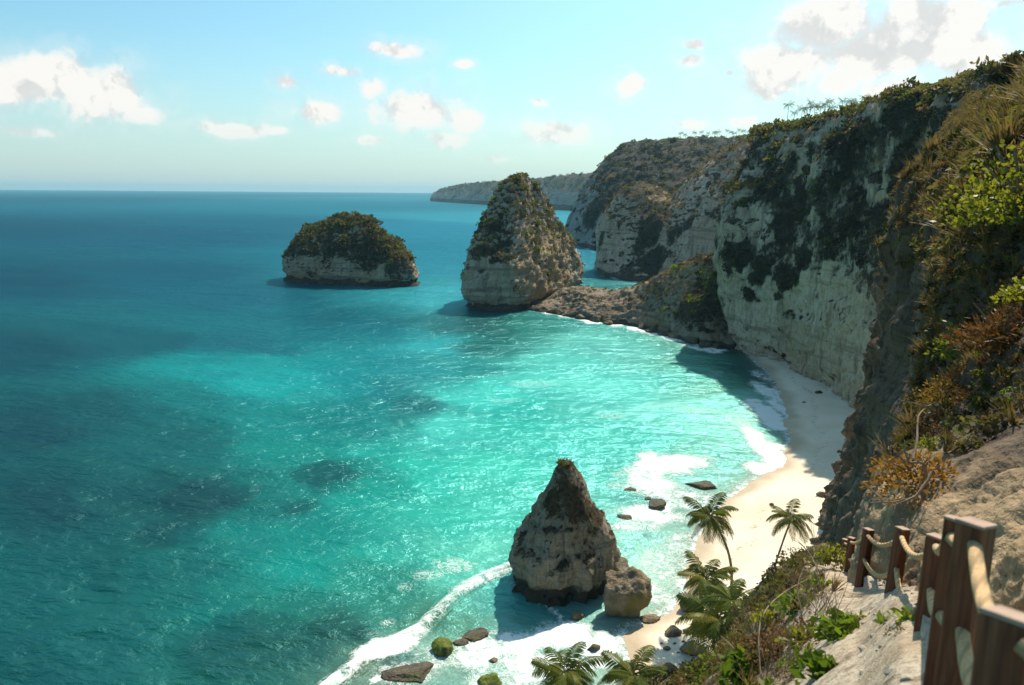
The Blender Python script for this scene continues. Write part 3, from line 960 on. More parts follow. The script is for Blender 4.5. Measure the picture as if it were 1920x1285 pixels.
# -- near cliff on the right, below and beside the path
def near_cliff():
    s1 = [G(1582, 958, 1), A(1606, 905, 119), A(1632, 850, 118), A(1655, 760, 116), A(1682, 650, 113), A(1705, 520, 112), A(1722, 430, 114), A(1745, 345, 122), A(1785, 265, 138), A(1815, 190, 165)]
    s2 = [A(1590, 1000, 100), A(1628, 930, 96), A(1660, 870, 92), A(1685, 780, 88), A(1712, 660, 85), A(1735, 540, 83), A(1745, 440, 85), A(1785, 355, 90), A(1825, 275, 98), A(1855, 190, 122)]
    s3 = [A(1600, 1050, 62), A(1640, 960, 60), A(1680, 880, 58), A(1710, 790, 55), A(1745, 670, 52), A(1770, 550, 50), A(1795, 450, 50), A(1830, 350, 54), A(1870, 265, 60), A(1892, 170, 76)]
    s4 = [A(1630, 1080, 38), A(1665, 980, 36), A(1710, 890, 34), A(1750, 800, 32), A(1790, 680, 30), A(1815, 560, 29), A(1845, 450, 30), A(1880, 340, 32), A(1910, 250, 36), A(1930, 150, 46)]
    s5 = [A(1640, 1120, 20), A(1666, 1020, 18.5), A(1716, 920, 18.5), A(1785, 818, 19), A(1840, 690, 19), A(1875, 570, 19), A(1915, 450, 19), A(1960, 330, 19), A(1990, 240, 22), A(2030, 130, 29)]
    s6 = [A(1655, 1180, 10.2), A(1668, 1080, 10.3), A(1694, 965, 10.8), A(1785, 862, 12.3), A(1875, 775, 13.4), A(1940, 640, 14.2), A(2000, 500, 15), A(2060, 350, 16), A(2120, 220, 18), A(2200, 60, 22)]
    s7 = [A(1770, 1330, 5.9), A(1800, 1160, 6.1), A(1860, 1010, 6.6), A(1945, 885, 8.2), A(2015, 780, 9.6), A(2080, 650, 10.8), A(2130, 500, 12), A(2190, 350, 10.4), A(2250, 200, 12), A(2330, 0, 15)]
    s8 = [A(1980, 1500, 2.9), A(2050, 1250, 3.1), A(2150, 1060, 3.5), A(2260, 900, 4.6), A(2330, 770, 5.6), A(2400, 640, 6.2), A(2460, 500, 7), A(2520, 350, 8), A(2590, 200, 9), A(2700, 0, 11)]
    s0 = shift(s1, 22, 28)
    cols = [c + [c[-1] + np.array([.06, .10, .01]) * c[-1][1]] for c in (s0, s1, s2, s3, s4, s5, s6, s7, s8)]
    am = lambda P: np.clip((P[..., 1] / 62) ** 1.25, .035, 1) * (.15 + .85 * sstep(120, 400, proj(P)[1]))
    veg = [(1690, 460, 30, 90, .55), (1760, 420, 60, 90, .7), (1830, 480, 60, 120, .8), (1860, 600, 60, 90, .7), (1800, 620, 40, 60, .6), (1690, 560, 26, 60, .6), (1640, 760, 22, 60, .55), (1650, 870, 26, 40, .6), (1600, 930, 18, 26, .35), (1700, 800, 30, 26, .7), (1880, 300, 60, 90, 1), (1900, 150, 60, 80, 1), (1800, 270, 60, 60, .9), (1725, 700, 26, 40, .5)]
    warm = [(1760, 950, 130, 80, 1.0), (1870, 960, 120, 110, 1.0), (1700, 980, 50, 40, 1.0), (1920, 900, 80, 60, 1), (1600, 980, 24, 30, .3), (1720, 660, 30, 20, .2)]
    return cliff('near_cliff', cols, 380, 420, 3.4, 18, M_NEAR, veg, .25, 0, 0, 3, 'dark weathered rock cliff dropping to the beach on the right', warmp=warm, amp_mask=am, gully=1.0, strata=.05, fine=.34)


NC, NCP, NCN, NCV = near_cliff()
px_, py_, dp_ = proj(NCP)
upw = sstep(.25, .6, np.abs(NCN[..., 2]))
far_w = sstep(20, 26, NCP[..., 1])
hi = sstep(560, 330, py_) + .7 * sstep(1740, 1830, px_) * sstep(860, 760, py_)
wv = np.clip(hi, 0, 1) * far_w * np.clip(.2 + .9 * NCV + upw * .5, 0, 1) / np.maximum(NCP[..., 1], 10) ** 1.2
cl2 = sstep(-.15, .35, fbm(NCP / 7 + 2, 3))
ns = 1.0
cover(NC, NCP, NCN, NCV, 'cliff_scrub', [('scrub', 3400, .2, .9, wv * (.15 + cl2)), ('dry', 5200, .2, .8, wv * (1.15 - cl2)), ('tuft', 5200, .3, 1.1, wv), ('rust', 1700, .2, .7, wv * (1.1 - cl2)), ('green', 420, .16, .5, wv * cl2)], 11)


near_band = sstep(9.5, 12, NCP[..., 1]) * sstep(30, 22, NCP[..., 1]) * sstep(860, 815, py_ + fbm(NCP / 2.2, 4) * 90) * sstep(1630, 1680, px_)
ca = sstep(-.2, .3, fbm(NCP / 2.4 + 7, 3))
cover(NC, NCP, NCN, NCV, 'cliff_grass', [('dark', 800, .08, .34, near_band), ('dry', 1300, .08, .32, near_band * ca), ('tuft', 1500, .14, .5, near_band * ca), ('rust', 700, .08, .3, near_band * (1.1 - ca)), ('scrub', 700, .07, .28, near_band * (1.1 - ca)), ('green', 160, .06, .2, near_band)], 17)


# -- the low ridge that ties the pointed stack to the cliff
def isthmus():
    foot = [G(985, 580, 0), G(1035, 588, 0), G(1085, 597, 0), G(1140, 606, 0), G(1195, 614, 0), G(1250, 628, 0), G(1310, 646, 0), G(1360, 648, .5), G(1425, 640, 2)]
    crest = [A(1000, 556, 388), A(1040, 551, 372), A(1080, 541, 354), A(1140, 549, 340), A(1200, 538, 328), A(1245, 512, 316), A(1295, 491, 306), A(1340, 474, 300), A(1400, 430, 305)]
    cols = []
    for k_, (f, c) in enumerate(zip(foot, crest)):
        q_ = min(max((k_ - 3) / 3, 0), 1)
        m1 = f + (c - f) * np.array([.22 + .06 * q_, .22 + .06 * q_, .42])
        m2 = f + (c - f) * np.array([.55 + .08 * q_, .55 + .08 * q_, .78 - .06 * q_])
        cols.append([f + np.array([0, 0, -5.]), f, m1, m2, c, c + np.array([6, 14, -.35 * c[2]]), c + np.array([12, 30, -c[2] - 5])])
    veg = [(1150, 555, 60, 10, .55), (1230, 540, 50, 24, .7), (1300, 560, 40, 60, .95), (1340, 560, 40, 70, 1), (1110, 560, 60, 12, .4), (1200, 560, 40, 16, .6)]
    warm = [(1270, 520, 70, 40, 1.0), (1310, 505, 50, 36, 1.0), (1215, 540, 50, 20, 1.0), (1240, 545, 50, 24, .8)]
    return cliff('rock_ridge', cols, 130, 300, 1.5, 14, M_RIDGE, veg, .30, 0, 1.6, 8, 'low rocky ridge with brown grass joining the pointed stack to the cliff', warmp=warm, gully=.6)


IS, ISP, ISN, ISV = isthmus()
nz = np.abs(ISN[..., 2])
px_, py_, dp_ = proj(ISP)
w = sstep(.4, .75, nz) * sstep(3, 7, ISP[..., 2])
cover(IS, ISP, ISN, ISV, 'ridge_scrub', [('dry', 3200, .3, 1.0, w * sstep(1180, 1240, px_)), ('rust', 900, .3, .9, w * sstep(1200, 1250, px_)), ('scrub', 300, .4, 1.4, w), ('green', 160, .8, 2.2, w * sstep(1210, 1260, px_) * sstep(.0, .4, fbm(ISP / 6, 2))), ('dark', 700, .6, 1.8, sstep(1280, 1320, px_) * (ISP[..., 2] > 4))], 23)


# -- headlands behind
def headland(name, cols_, label, mat, amp, size, nu, nv, veg, seed, slopeveg=.9, vn=0.0, wetz=4, warm=None, back=(60, 200)):
    cols = []
    for c in cols_:
        px, py, _ = proj(c[-1]); Y = c[-1][1]
        cols.append(with_foot(c, 10) + [A(px, py + 2, Y + back[0]), A(px, py + 9, Y + back[1])])
    hid = shift(cols[0], back[0] * .5, back[0] * 1.1)
    cols = [hid] + cols
    return cliff(name, cols, nu, nv, amp, size, mat, veg, slopeveg, vn, wetz, seed, label, warmp=warm, strata=.10, gully=.4)


H2, H2P, H2N, H2V = headland('middle_headland', [
    [G(1119, 512), A(1119, 480, 516), A(1122, 430, 522), A(1136, 395, 530), A(1166, 364, 540)],
    [G(1160, 523), A(1160, 480, 490), A(1165, 430, 498), A(1178, 390, 508), A(1197, 350, 525)],
    [G(1215, 530), A(1215, 480, 477), A(1215, 430, 487), A(1224, 392, 500), A(1240, 362, 525)],
    [A(1265, 540, 450), A(1265, 490, 455), A(1262, 440, 465), A(1262, 402, 480), A(1262, 370, 510)],
    [A(1320, 545, 430), A(1318, 480, 436), A(1315, 420, 448), A(1312, 372, 465), A(1305, 334, 495)],
    [A(1380, 545, 410), A(1378, 470, 416), A(1375, 400, 430), A(1372, 340, 450), A(1370, 288, 480)],
    [A(1450, 545, 390), A(1446, 470, 396), A(1440, 400, 410), A(1436, 330, 430), A(1430, 258, 465)],
    [A(1560, 545, 380), A(1550, 470, 386), A(1540, 400, 400), A(1530, 330, 420), A(1510, 245, 450)]],
    'pale cliff headland with a grassy brown top beyond the rocky ridge', M_CLIFF, 3.2, 36, 220, 300,
    [(1215, 430, 34, 60, 1), (1230, 490, 44, 50, 1), (1160, 420, 10, 40, .7), (1290, 420, 18, 22, .8), (1260, 440, 26, 40, .8), (1340, 400, 14, 12, .7), (1355, 350, 14, 9, .7), (1180, 510, 40, 10, .6), (1128, 450, 10, 26, .7), (1370, 440, 26, 50, .6), (1280, 500, 30, 14, .6), (1310, 380, 8, 14, .7)], 12,
    warm=[(1195, 365, 34, 18, 1), (1240, 372, 20, 10, 1), (1190, 400, 10, 20, .5), (1265, 400, 14, 20, .4)])
w = sstep(.45, .8, np.abs(H2N[..., 2])) * (H2P[..., 2] > 12) * (H2P[..., 1] < 640)
cover(H2, H2P, H2N, H2V, 'headland_scrub', [('scrub', 900, 1, 3.2, w), ('dry', 1300, .8, 2.4, w), ('dark', 900, .8, 2.6, sstep(.6, .9, H2V) * (1 - w))], 31)

H3, H3P, H3N, H3V = headland('dark_headland', [
    [G(1062, 452), A(1063, 425, 862), A(1080, 385, 870), A(1108, 340, 885), A(1132, 302, 900), A(1168, 276, 915)],
    [G(1112, 468), A(1112, 430, 750), A(1120, 385, 770), A(1142, 335, 800), A(1168, 300, 840), A(1202, 271, 880)],
    [A(1180, 490, 690), A(1180, 430, 700), A(1190, 385, 720), A(1210, 335, 760), A(1228, 300, 800), A(1255, 268, 850)],
    [A(1260, 490, 650), A(1260, 430, 665), A(1268, 385, 690), A(1285, 335, 730), A(1300, 300, 780), A(1335, 264, 830)],
    [A(1340, 490, 620), A(1340, 430, 635), A(1345, 385, 660), A(1352, 335, 700), A(1365, 300, 760), A(1392, 265, 820)],
    [A(1430, 490, 600), A(1430, 430, 615), A(1432, 385, 640), A(1436, 335, 680), A(1440, 300, 740), A(1470, 262, 800)]],
    'dark scrub covered headland with a row of palms on top', M_FARDARK, 5.5, 60, 180, 220,
    [(1180, 320, 90, 60, .95), (1260, 300, 110, 50, 1), (1110, 400, 40, 60, .75), (1150, 380, 40, 60, .8), (1090, 430, 30, 14, .5), (1300, 330, 80, 50, 1), (1220, 380, 50, 40, .9)], 15,
    warm=[(1358, 276, 34, 10, .0)], back=(60, 260))
w = sstep(.55, .9, np.abs(H3N[..., 2])) * (H3P[..., 2] > 60) * (H3P[..., 1] < 1050)
cover(H3, H3P, H3N, H3V, 'headland_scrub', [('scrub', 900, 1.5, 4.5, w), ('dry', 250, 1.2, 3.2, w), ('dark', 3200, 1.2, 4, sstep(.5, .9, H3V) * (1 - w))], 41)

def SEAFOOT(px, py, Y):
    q = A(px, py, Y)
    q[2] = 0
    return q


FH, FHP, FHN, FHV = headland('far_headland', [
    [SEAFOOT(808, 374, 4000), A(808,372, 4000), A(812, 366, 4020), A(822, 360, 4060)],
    [SEAFOOT(850, 374, 3500), A(850,372, 3500), A(852, 364, 3540), A(858, 350, 3640)],
    [SEAFOOT(910, 377, 3050), A(910,375, 3050), A(912, 362, 3080), A(918, 345, 3200)],
    [SEAFOOT(990, 380, 2550), A(990,378, 2550), A(992, 362, 2580), A(998, 339, 2700)],
    [SEAFOOT(1060, 384, 2260), A(1060,382, 2260), A(1062, 362, 2280), A(1068, 333, 2400)],
    [SEAFOOT(1130, 386, 2060), A(1130,384, 2060), A(1132, 362, 2080), A(1138, 327, 2200)],
    [SEAFOOT(1230, 388, 1850), A(1230,386, 1850), A(1232, 362, 1870), A(1238, 320, 2000)]],
    'hazy blue far headland on the horizon', M_FAR, 7, 120, 90, 260,
    [(1000, 365, 120, 12, .7), (900, 360, 60, 8, .7), (1080, 350, 60, 14, .7)], 19, vn=.6, wetz=16, back=(140, 500))
w = sstep(.5, .85, np.abs(FHN[..., 2])) * (FHP[..., 2] > 40) * (FHP[..., 1] < 4300)
cover(FH, FHP, FHN, FHV, 'headland_scrub', [('scrub', 1500, 4, 12, w)], 45)


# ------------------------------------------------------------------ free standing rocks
def fit_stack(poly, levels, axisY, nring=150, rows=120, chaikin=3):
    """levels: (pixel row at the axis distance, left px, right px); poly: plan outline at the foot"""
    poly = np.array(poly, float)
    for _ in range(chaikin):
        nxt = np.roll(poly, -1, 0)
        poly = np.stack([.78 * poly + .22 * nxt, .22 * poly + .78 * nxt], 1).reshape(-1, 2)
    seg = np.linalg.norm(np.roll(poly, -1, 0) - poly, axis=1)
    t = np.concatenate([[0], np.cumsum(seg)])
    q = np.linspace(0, t[-1], nring, endpoint=False)
    cl = np.vstack([poly, poly[:1]])
    ring = np.stack([np.interp(q, t, cl[:, 0]), np.interp(q, t, cl[:, 1])], 1)
    cen = ring.mean(0)
    rel = ring - cen
    L = []
    for (py, pl, pr) in levels:
        z = A((pl + pr) / 2, py, axisY)[2]
        s, cx = 1.0, cen[0]
        for _ in range(30):
            R = np.concatenate([rel * s + np.array([cx, axisY]), np.full((nring, 1), z)], 1)
            px = proj(R)[0]
            wd = px.max() - px.min()
            s *= (pr - pl) / max(wd, 1e-3)
            cx += ((pl + pr) / 2 - (px.max() + px.min()) / 2) * axisY / F
        L.append(np.concatenate([rel * s + np.array([cx, axisY]), np.full((nring, 1), z)], 1))
    L = np.array(L)
    foot = L[0].copy(); foot[:, 2] = -4
    P = catmull(np.concatenate([foot[None], L]), rows)
    return P


def stack_obj(name, P, amp, size, mat, seed, veg=None, warm=None, slopeveg=.9, wetz=3, notch=0.0, notz=2.0, gully=.45, strata=.06, fine=.5):
    n = grid_normals(P, True)
    c = P.mean(1, keepdims=True)
    if ((P - c) * n).sum(-1).mean() < 0: n = -n
    rad = np.linalg.norm((P - c)[..., :2], axis=-1)
    am = np.clip(rad / (amp * 3.5), .12, 1)
    P2 = displace(P, n, amp, size, strata, gully, seed, fine)
    P = P + (P2 - P) * am[..., None]
    if notch:
        k = np.exp(-((P[..., 2] - notz) / (notz * .9)) ** 2) * notch
        P = P - n * k[..., None] * np.array([1, 1, .2])
    n = grid_normals(P, True)
    if ((P - c) * n).sum(-1).mean() < 0: n = -n
    up = n[..., 2]
    vg = sstep(.45, .8, up) * slopeveg
    if veg: vg = np.maximum(vg, patches(P, veg))
    wt = sstep(wetz * 1.5, wetz * .5, P[..., 2] + fbm(P / (size * .4), 2) * wetz * .5)
    wm = patches(P, warm) if warm else vg * 0
    nr, nc = P.shape[:2]
    V = np.vstack([P.reshape(-1, 3), P[-1].mean(0)[None] + np.array([[0, 0, .3]])])
    at = lambda a: np.concatenate([a.ravel(), [a[-1].mean()]])
    Fq = gridF(nr, nc, True)
    last = (nr - 1) * nc
    cap = np.array([[last + i, last + (i + 1) % nc, len(V) - 1, len(V) - 1] for i in range(nc)])
    me = np_mesh(name, V, Fq, mat, True, {'veg': at(vg), 'wet': at(wt), 'warm': at(wm)})
    bm = bmesh.new(); bm.from_mesh(me); bm.verts.ensure_lookup_table()
    top = bm.verts[len(V) - 1]
    for i in range(nc):
        bm.faces.new((bm.verts[last + i], bm.verts[last + (i + 1) % nc], top)).smooth = True
    bm.to_mesh(me); bm.free()
    return me, P, n, vg


def rock_thing(name, me, label, cat, base):
    e = empty(name, base)
    tag(e, label, cat)
    me.transform(Matrix.Translation(-Vector(base)))
    return e


# pointed stack
SP = fit_stack([(-23, 358), (-10, 352), (1.4, 349), (14, 370), (40, 427), (28, 440), (0, 428), (-20, 395)],
               [(560, 878, 1084), (535, 874, 1086), (500, 875, 1082), (470, 885, 1070), (440, 899, 1053), (415, 912, 1038), (390, 925, 1024), (368, 937, 1009), (352, 947, 998), (339, 957, 990), (329, 966, 981)], 386)
me, P, n, vg = stack_obj('rock', SP, 3.6, 13, M_STACK, 21,
    veg=[(1000, 390, 60, 60, .8), (960, 370, 40, 40, .9), (1010, 440, 40, 30, .7), (920, 430, 30, 26, .8), (900, 470, 24, 20, .85), (940, 460, 22, 20, .8), (980, 450, 20, 40, .6), (990, 530, 30, 20, .55), (880, 480, 14, 26, .7), (925, 490, 16, 12, .7)],
    warm=[(1030, 500, 80, 90, .9), (1050, 460, 50, 60, .9), (1000, 530, 40, 50, .8), (1060, 530, 40, 40, 1)], notch=2.2, notz=2.5, wetz=3.2)  # warm: right side painted golden, standing in for sunlight
base = (P[0, :, 0].mean(), P[0, :, 1].mean(), 0)
ST = rock_thing('pointed_stack', me, 'tall pointed sea stack with green scrub, sunlit on its right side', 'sea stack', base)
link(bpy.data.objects.new('rock', me), ST)
Pl = P - np.array(base)
px_, py_, _ = proj(P)
w = (sstep(.35, .7, n[..., 2]) + .5 * sstep(.5, .9, vg)) * sstep(20, 38, P[..., 2]) + .30 * sstep(955, 985, px_) * (P[..., 2] > 8) * sstep(-.1, .3, fbm(P / 7, 3))
cover(ST, Pl, n, vg, 'scrub_cover', [('scrub', 620, .7, 2.8, w), ('green', 220, .7, 2.2, w * sstep(.0, .4, fbm(P / 8, 2))), ('dry', 380, .5, 1.6, w), ('dark', 150, .6, 1.8, sstep(.5, .9, vg))], 51)
w = sstep(52, 60, P[..., 2])
cover(ST, Pl, n, vg, 'crown_scrub', [('scrub', 36, 1.2, 3.2, w)], 57)

# flat topped scrubby islet
IP = fit_stack([(-144, 463), (-125, 440), (-95, 430), (-52, 424), (-45, 440), (-62, 480), (-100, 500), (-135, 490)],
               [(526, 532, 784), (505, 533, 778), (488, 536, 768), (470, 543, 752), (454, 556, 733), (442, 574, 717), (431, 592, 704), (421, 610, 692), (412, 627, 680), (405, 642, 668)], 458)
me, P, n, vg = stack_obj('rock', IP, 3.4, 13, M_STACK, 26,
    veg=[(600, 470, 90, 26, .9), (700, 470, 80, 26, .85), (560, 490, 30, 14, .7), (650, 500, 26, 10, .75), (580, 515, 14, 12, .7), (745, 510, 30, 30, .6), (690, 500, 20, 14, .7)],
    warm=[(765, 520, 30, 30, .9), (750, 490, 24, 20, .8)], notch=2.4, notz=2.5, wetz=3.4)  # warm: gold of the sunlit right end put into the colour
base = (P[0, :, 0].mean(), P[0, :, 1].mean(), 0)
IL = rock_thing('scrub_islet', me, 'low rounded rock islet with a thick cap of olive scrub', 'islet', base)
link(bpy.data.objects.new('rock', me), IL)
Pl = P - np.array(base)
w = (sstep(.30, .65, n[..., 2]) + .35 * sstep(.5, .9, vg)) * sstep(11, 19, P[..., 2])
cover(IL, Pl, n, vg, 'scrub_cover', [('scrub', 1300, .8, 3.4, w), ('scrub', 60, 3.5, 6.0, w * sstep(-.1, .4, fbm(P / 9 + 4, 3))), ('green', 260, .8, 2.6, w * sstep(.0, .4, fbm(P / 12, 2))), ('dry', 900, .8, 2.6, w), ('dark', 400, .8, 2.2, sstep(.5, .9, vg) * (P[..., 2] > 9))], 61)

# the spire close to the beach
TP = fit_stack([(-.6, 97.5), (1.5, 93), (6.5, 89.6), (12, 91), (15.8, 96), (14.5, 101), (8, 104), (2, 102.5)],
               [(1098, 970, 1136), (1082, 960, 1141), (1066, 957, 1143), (1040, 962, 1140), (1000, 984, 1130), (965, 1003, 1116), (930, 1021, 1101), (900, 1036, 1088), (882, 1043, 1080), (872, 1049, 1073), (868, 1054, 1069)], 97.2)
me, P, n, vg = stack_obj('rock', TP, 1.6, 7.0, M_SPIRE, 35, fine=.22, gully=.7, strata=0,
    veg=[(1062, 920, 40, 44, .85), (1085, 950, 30, 40, .8), (1065, 1040, 24, 46, .95), (1100, 1000, 28, 40, .75), (1110, 960, 24, 60, .7), (1040, 930, 20, 40, .8)], warm=[(1000, 1060, 40, 40, .5), (1090, 1090, 40, 30, .6), (1140, 1060, 14, 40, .5)], notch=1.3, notz=1.5, wetz=2.2, slopeveg=.8)
base = (P[0, :, 0].mean(), P[0, :, 1].mean(), 0)
TS = rock_thing('rock_spire', me, 'brown cone shaped rock spire with a grass tuft, standing in the surf', 'rock spire', base)
link(bpy.data.objects.new('rock', me), TS)
Pl = P - np.array(base)
w = sstep(17.6, 18.2, P[..., 2])
cover(TS, Pl, n, vg, 'grass_tuft', [('green', 16, .2, .5, w), ('tuft', 22, .3, .7, w)], 71)
w = sstep(.3, .7, n[..., 2]) * (P[..., 2] > 4)
cover(TS, Pl, n, vg, 'dry_scrub', [('dark', 150, .12, .4, w), ('dry', 120, .12, .35, w)], 73)


# ------------------------------------------------------------------ finding surfaces under photo pixels
def surf(P, px, py):
    X, Y, D = proj(P)
    d = np.hypot(X - px, Y - py)
    m = d.min()
    ok = np.where(d <= m + 3.0, D, 1e9)
    return P[np.unravel_index(np.argmin(ok), ok.shape)].copy()


def sand_at(px, py):
    z = 1.0
    for _ in range(12):
        p = G(px, py, z)
        z = max(float(sand_height(np.array([p[0]]), np.array([p[1]]))[0][0]), -.3)
    return G(px, py, z)


# ------------------------------------------------------------------ the foreground slope with the path
def path_slope():
    cols = [[A(1100, 1500, 10), A(1150, 1400, 12), A(1190, 1345, 14), A(1215, 1315, 17), A(1240, 1290, 24)],
            [A(1230, 1450, 7.5), A(1265, 1335, 10.5), A(1295, 1285, 13.5), A(1325, 1250, 16.5), A(1345, 1232, 24)],
            [A(1340, 1420, 5.8), A(1370, 1300, 7.6), A(1395, 1225, 10.5), A(1415, 1165, 14.5), A(1425, 1135, 22)],
            [A(1450, 1400, 4.4), A(1465, 1270, 6.2), A(1470, 1185, 8.8), A(1470, 1112, 13), A(1475, 1080, 22)],
            [A(1560, 1400, 3.5), A(1560, 1260, 5.0), A(1555, 1160, 7.6), A(1540, 1088, 11.5), A(1520, 1052, 22)],
            [A(1660, 1400, 3.0), A(1645, 1250, 4.6), A(1625, 1150, 7.2), A(1590, 1082, 12), A(1560, 1034, 24)],
            [A(1760, 1400, 2.7), A(1735, 1250, 4.3), A(1690, 1150, 6.6), A(1625, 1085, 12.5), A(1590, 1042, 24)],
            [A(1900, 1400, 2.5), A(1850, 1260, 3.9), A(1760, 1150, 6.3), A(1660, 1085, 13), A(1620, 1052, 24)],
            [A(2100, 1400, 2.3), A(2000, 1260, 3.6), A(1860, 1150, 6), A(1720, 1085, 13), A(1660, 1052, 24)]]
    out = []
    for i, c in enumerate(cols):
        st = 1.0 if i < 5 else .55
        l = c[-1]
        pre2 = c[0] + (c[0] - c[1]) * 1.6
        pre2[2] = min(pre2[2], 53.6)
        out.append([pre2, c[0] + (c[0] - c[1]) * .7] + c + [l + np.array([.8, 3.0, -2.6 * st]), l + np.array([2, 8, -9 * st]), l + np.array([4, 20, -27 * st]), np.array([l[0] + 6, l[1] + 45, -2.0])])
    P, n = sheet(out, 240, 260)
    P[..., 2] += .22 * sstep(1600, 1690, proj(P)[0]) * sstep(2, 4, P[..., 1]) * sstep(16, 11, P[..., 1])
    q = P
    dist = np.clip(P[..., 1] / 14, .25, 2.5)
    d = fbm(q / 1.6, 5) * .16 + ridged(q / .7 + 3, 3) * .035 + fbm(q / .22, 3) * .022
    P = P + n * (d * dist)[..., None]
    n2 = grid_normals(P)
    px, py, dp = proj(P)
    vg = sstep(1530, 1440, px) * .55 + .12
    vg = np.where(P[..., 2] < 44, .7, vg)
    z0 = np.zeros(vg.shape)
    o = np_obj('path_slope', P, gridF(*P.shape[:2]), M_PATH, attrs={'veg': vg, 'wet': z0, 'warm': z0 + .12})
    tag(o, 'pale crumbling limestone slope beside the path', None, None, 'structure')
    return o, P, n2


FG, FGP, FGN = path_slope()
px_, py_, dp_ = proj(FGP)
lo = sstep(1560, 1470, px_)
front = (FGP[..., 1] > 2.5) * (FGP[..., 1] < 40)
near_w = front / np.maximum(FGP[..., 1], 4) ** 1.3
edge = sstep(9, 13, FGP[..., 1]) * (FGP[..., 1] < 45)
cn = sstep(-.2, .3, fbm(FGP / 1.7, 3))
cover(FG, FGP, FGN, None, 'ground_scrub', [('tuft', 620, .07, .26, near_w * (lo * .9 + .06) * (.2 + cn)), ('dry', 560, .07, .26, near_w * (lo + .02) * (.2 + cn)), ('scrub', 800, .08, .34, edge * lo / np.maximum(FGP[..., 1], 4)), ('green', 170, .10, .3, near_w * lo * cn), ('rust', 150, .08, .22, near_w * lo), ('dark', 420, .15, .5, (FGP[..., 1] > 22) * lo / np.maximum(FGP[..., 1], 4))], 81)

# loose stones on the slope (one mass of gravel)
pt = pick_points(FGP, near_w * (1.1 - lo * .5), 900, 91)
gv = bpy.data.collections.new('gravel_stones')
M_STONE = simple_mat('loose_stone', (.58, .50, .40), (.38, .30, .22), 8, bump=.6, bdist=.02)
for i in range(4):
    bm = bmesh.new(); bmesh.ops.create_icosphere(bm, subdivisions=1, radius=1)
    for v in bm.verts: v.co *= .75 + .5 * random.random(); v.co.z *= .6
    me = bpy.data.meshes.new('stone'); bm.to_mesh(me); bm.free(); me.materials.append(M_STONE)
    gv.objects.link(bpy.data.objects.new('stone', me))
LIB['gravel'] = gv
r_ = np.random.default_rng(4)
tag(scatter('loose_stones', 'gravel', pt, .008 + .04 * r_.random(len(pt)) ** 3, FG), None, None, None, 'stuff')


# ------------------------------------------------------------------ tubes, boxes
def tube(path, radii, seg=8, cap=True):
    path = np.asarray(path, float)
    m = len(path)
    t = np.gradient(path, axis=0)
    t /= np.linalg.norm(t, axis=1)[:, None]
    ref = np.array([.31, .22, .93])
    if abs((t @ ref)).mean() > .85: ref = np.array([1., .1, 0])
    s = np.cross(t, ref); s /= np.linalg.norm(s, axis=1)[:, None]
    u = np.cross(s, t)
    a = np.linspace(0, 2 * math.pi, seg, endpoint=False)
    r = np.broadcast_to(np.asarray(radii, float), (m,))
    P = path[:, None] + r[:, None, None] * (np.cos(a)[None, :, None] * s[:, None] + np.sin(a)[None, :, None] * u[:, None])
    return P.reshape(-1, 3), gridF(m, seg, True)


def join(parts):
    V, Fc, k = [], [], 0
    for v, f in parts:
        V.append(v); Fc.append(np.asarray(f) + k); k += len(v)
    return np.vstack(V), np.vstack(Fc)


def bevel_box(sx, sy, sz, bev=.008, jitter=0.0, seed=0):
    bm = bmesh.new()
    bmesh.ops.create_cube(bm, size=1)
    for v in bm.verts: v.co = Vector((v.co.x * sx, v.co.y * sy, (v.co.z + .5) * sz))
    if bev: bmesh.ops.bevel(bm, geom=bm.edges[:], offset=bev, segments=2, affect='EDGES', profile=.6)
    if jitter:
        r = random.Random(seed)
        for v in bm.verts: v.co += Vector((r.uniform(-1, 1), r.uniform(-1, 1), r.uniform(-1, 1))) * jitter
    me = bpy.data.meshes.new('m'); bm.to_mesh(me); bm.free()
    return me


# ------------------------------------------------------------------ rope fence
def rope_mat():
    m, nt, _, _ = newmat('rope')
    b = NB(nt)
    at = b.attr('twist')
    st = b.math('SINE', at)
    p = pos(b)
    c = b.mix(b.mapr(b.noise(p, 60, 4, .6), .3, .7), (.64, .42, .21), (.48, .29, .13))
    c = b.mix(b.mapr(st, -1, -.3, .6, 0), c, (.24, .15, .07))
    h = b.math('ADD', st, b.math('MULTIPLY', b.noise(p, 260, 3, .6), .8))
    pr = b.principled(Base_Color=c, Roughness=.95, Normal=b.bump(h, .7, .006))
    b.out(pr.outputs[0])
    return m


M_ROPE = rope_mat()
POSTS = [  # top px, foot px, distance, width
    (1902, 1152, 1868, 1420, 1.72, .118), (1831, 978, 1782, 1330, 2.8, .112), (1789, 970, 1748, 1290, 3.1, .062), (1760, 1005, 1736, 1185, 4.6, .115),
    (1693, 990, 1671, 1124, 7.4, .115), (1629, 992, 1614, 1092, 9.8, .115), (1597, 1008, 1590, 1079, 13.2, .11), (1585, 1011, 1579, 1076, 15.4, .11)]
POSTS2 = [(1640, 1010, 1634, 1086, 12.2, .11), (1654, 1042, 1650, 1096, 14.6, .11), (1607, 1026, 1602, 1078, 16.4, .11)]


def post(parent, base, top, w, yaw):
    d = Vector(top - base)
    me = bevel_box(w, w * .92, d.length - .012, .007)
    me.materials.append(M_WOOD)
    q = d.to_track_quat('Z', 'Y')
    rot = q @ Matrix.Rotation(yaw, 4, 'Z').to_quaternion()
    o = link(bpy.data.objects.new('post', me), parent)
    o.location = Vector(base) - parent.location
    o.rotation_mode = 'QUATERNION'; o.rotation_quaternion = rot
    mc = bevel_box(w * 1.03, w * .95, .014, .004)
    mc.materials.append(M_WOODTOP)
    c = link(bpy.data.objects.new('lit_end_grain', mc), o)  # end grain slab coloured pale for the sunlit top
    c.location = (0, 0, d.length - .0135)
    return o


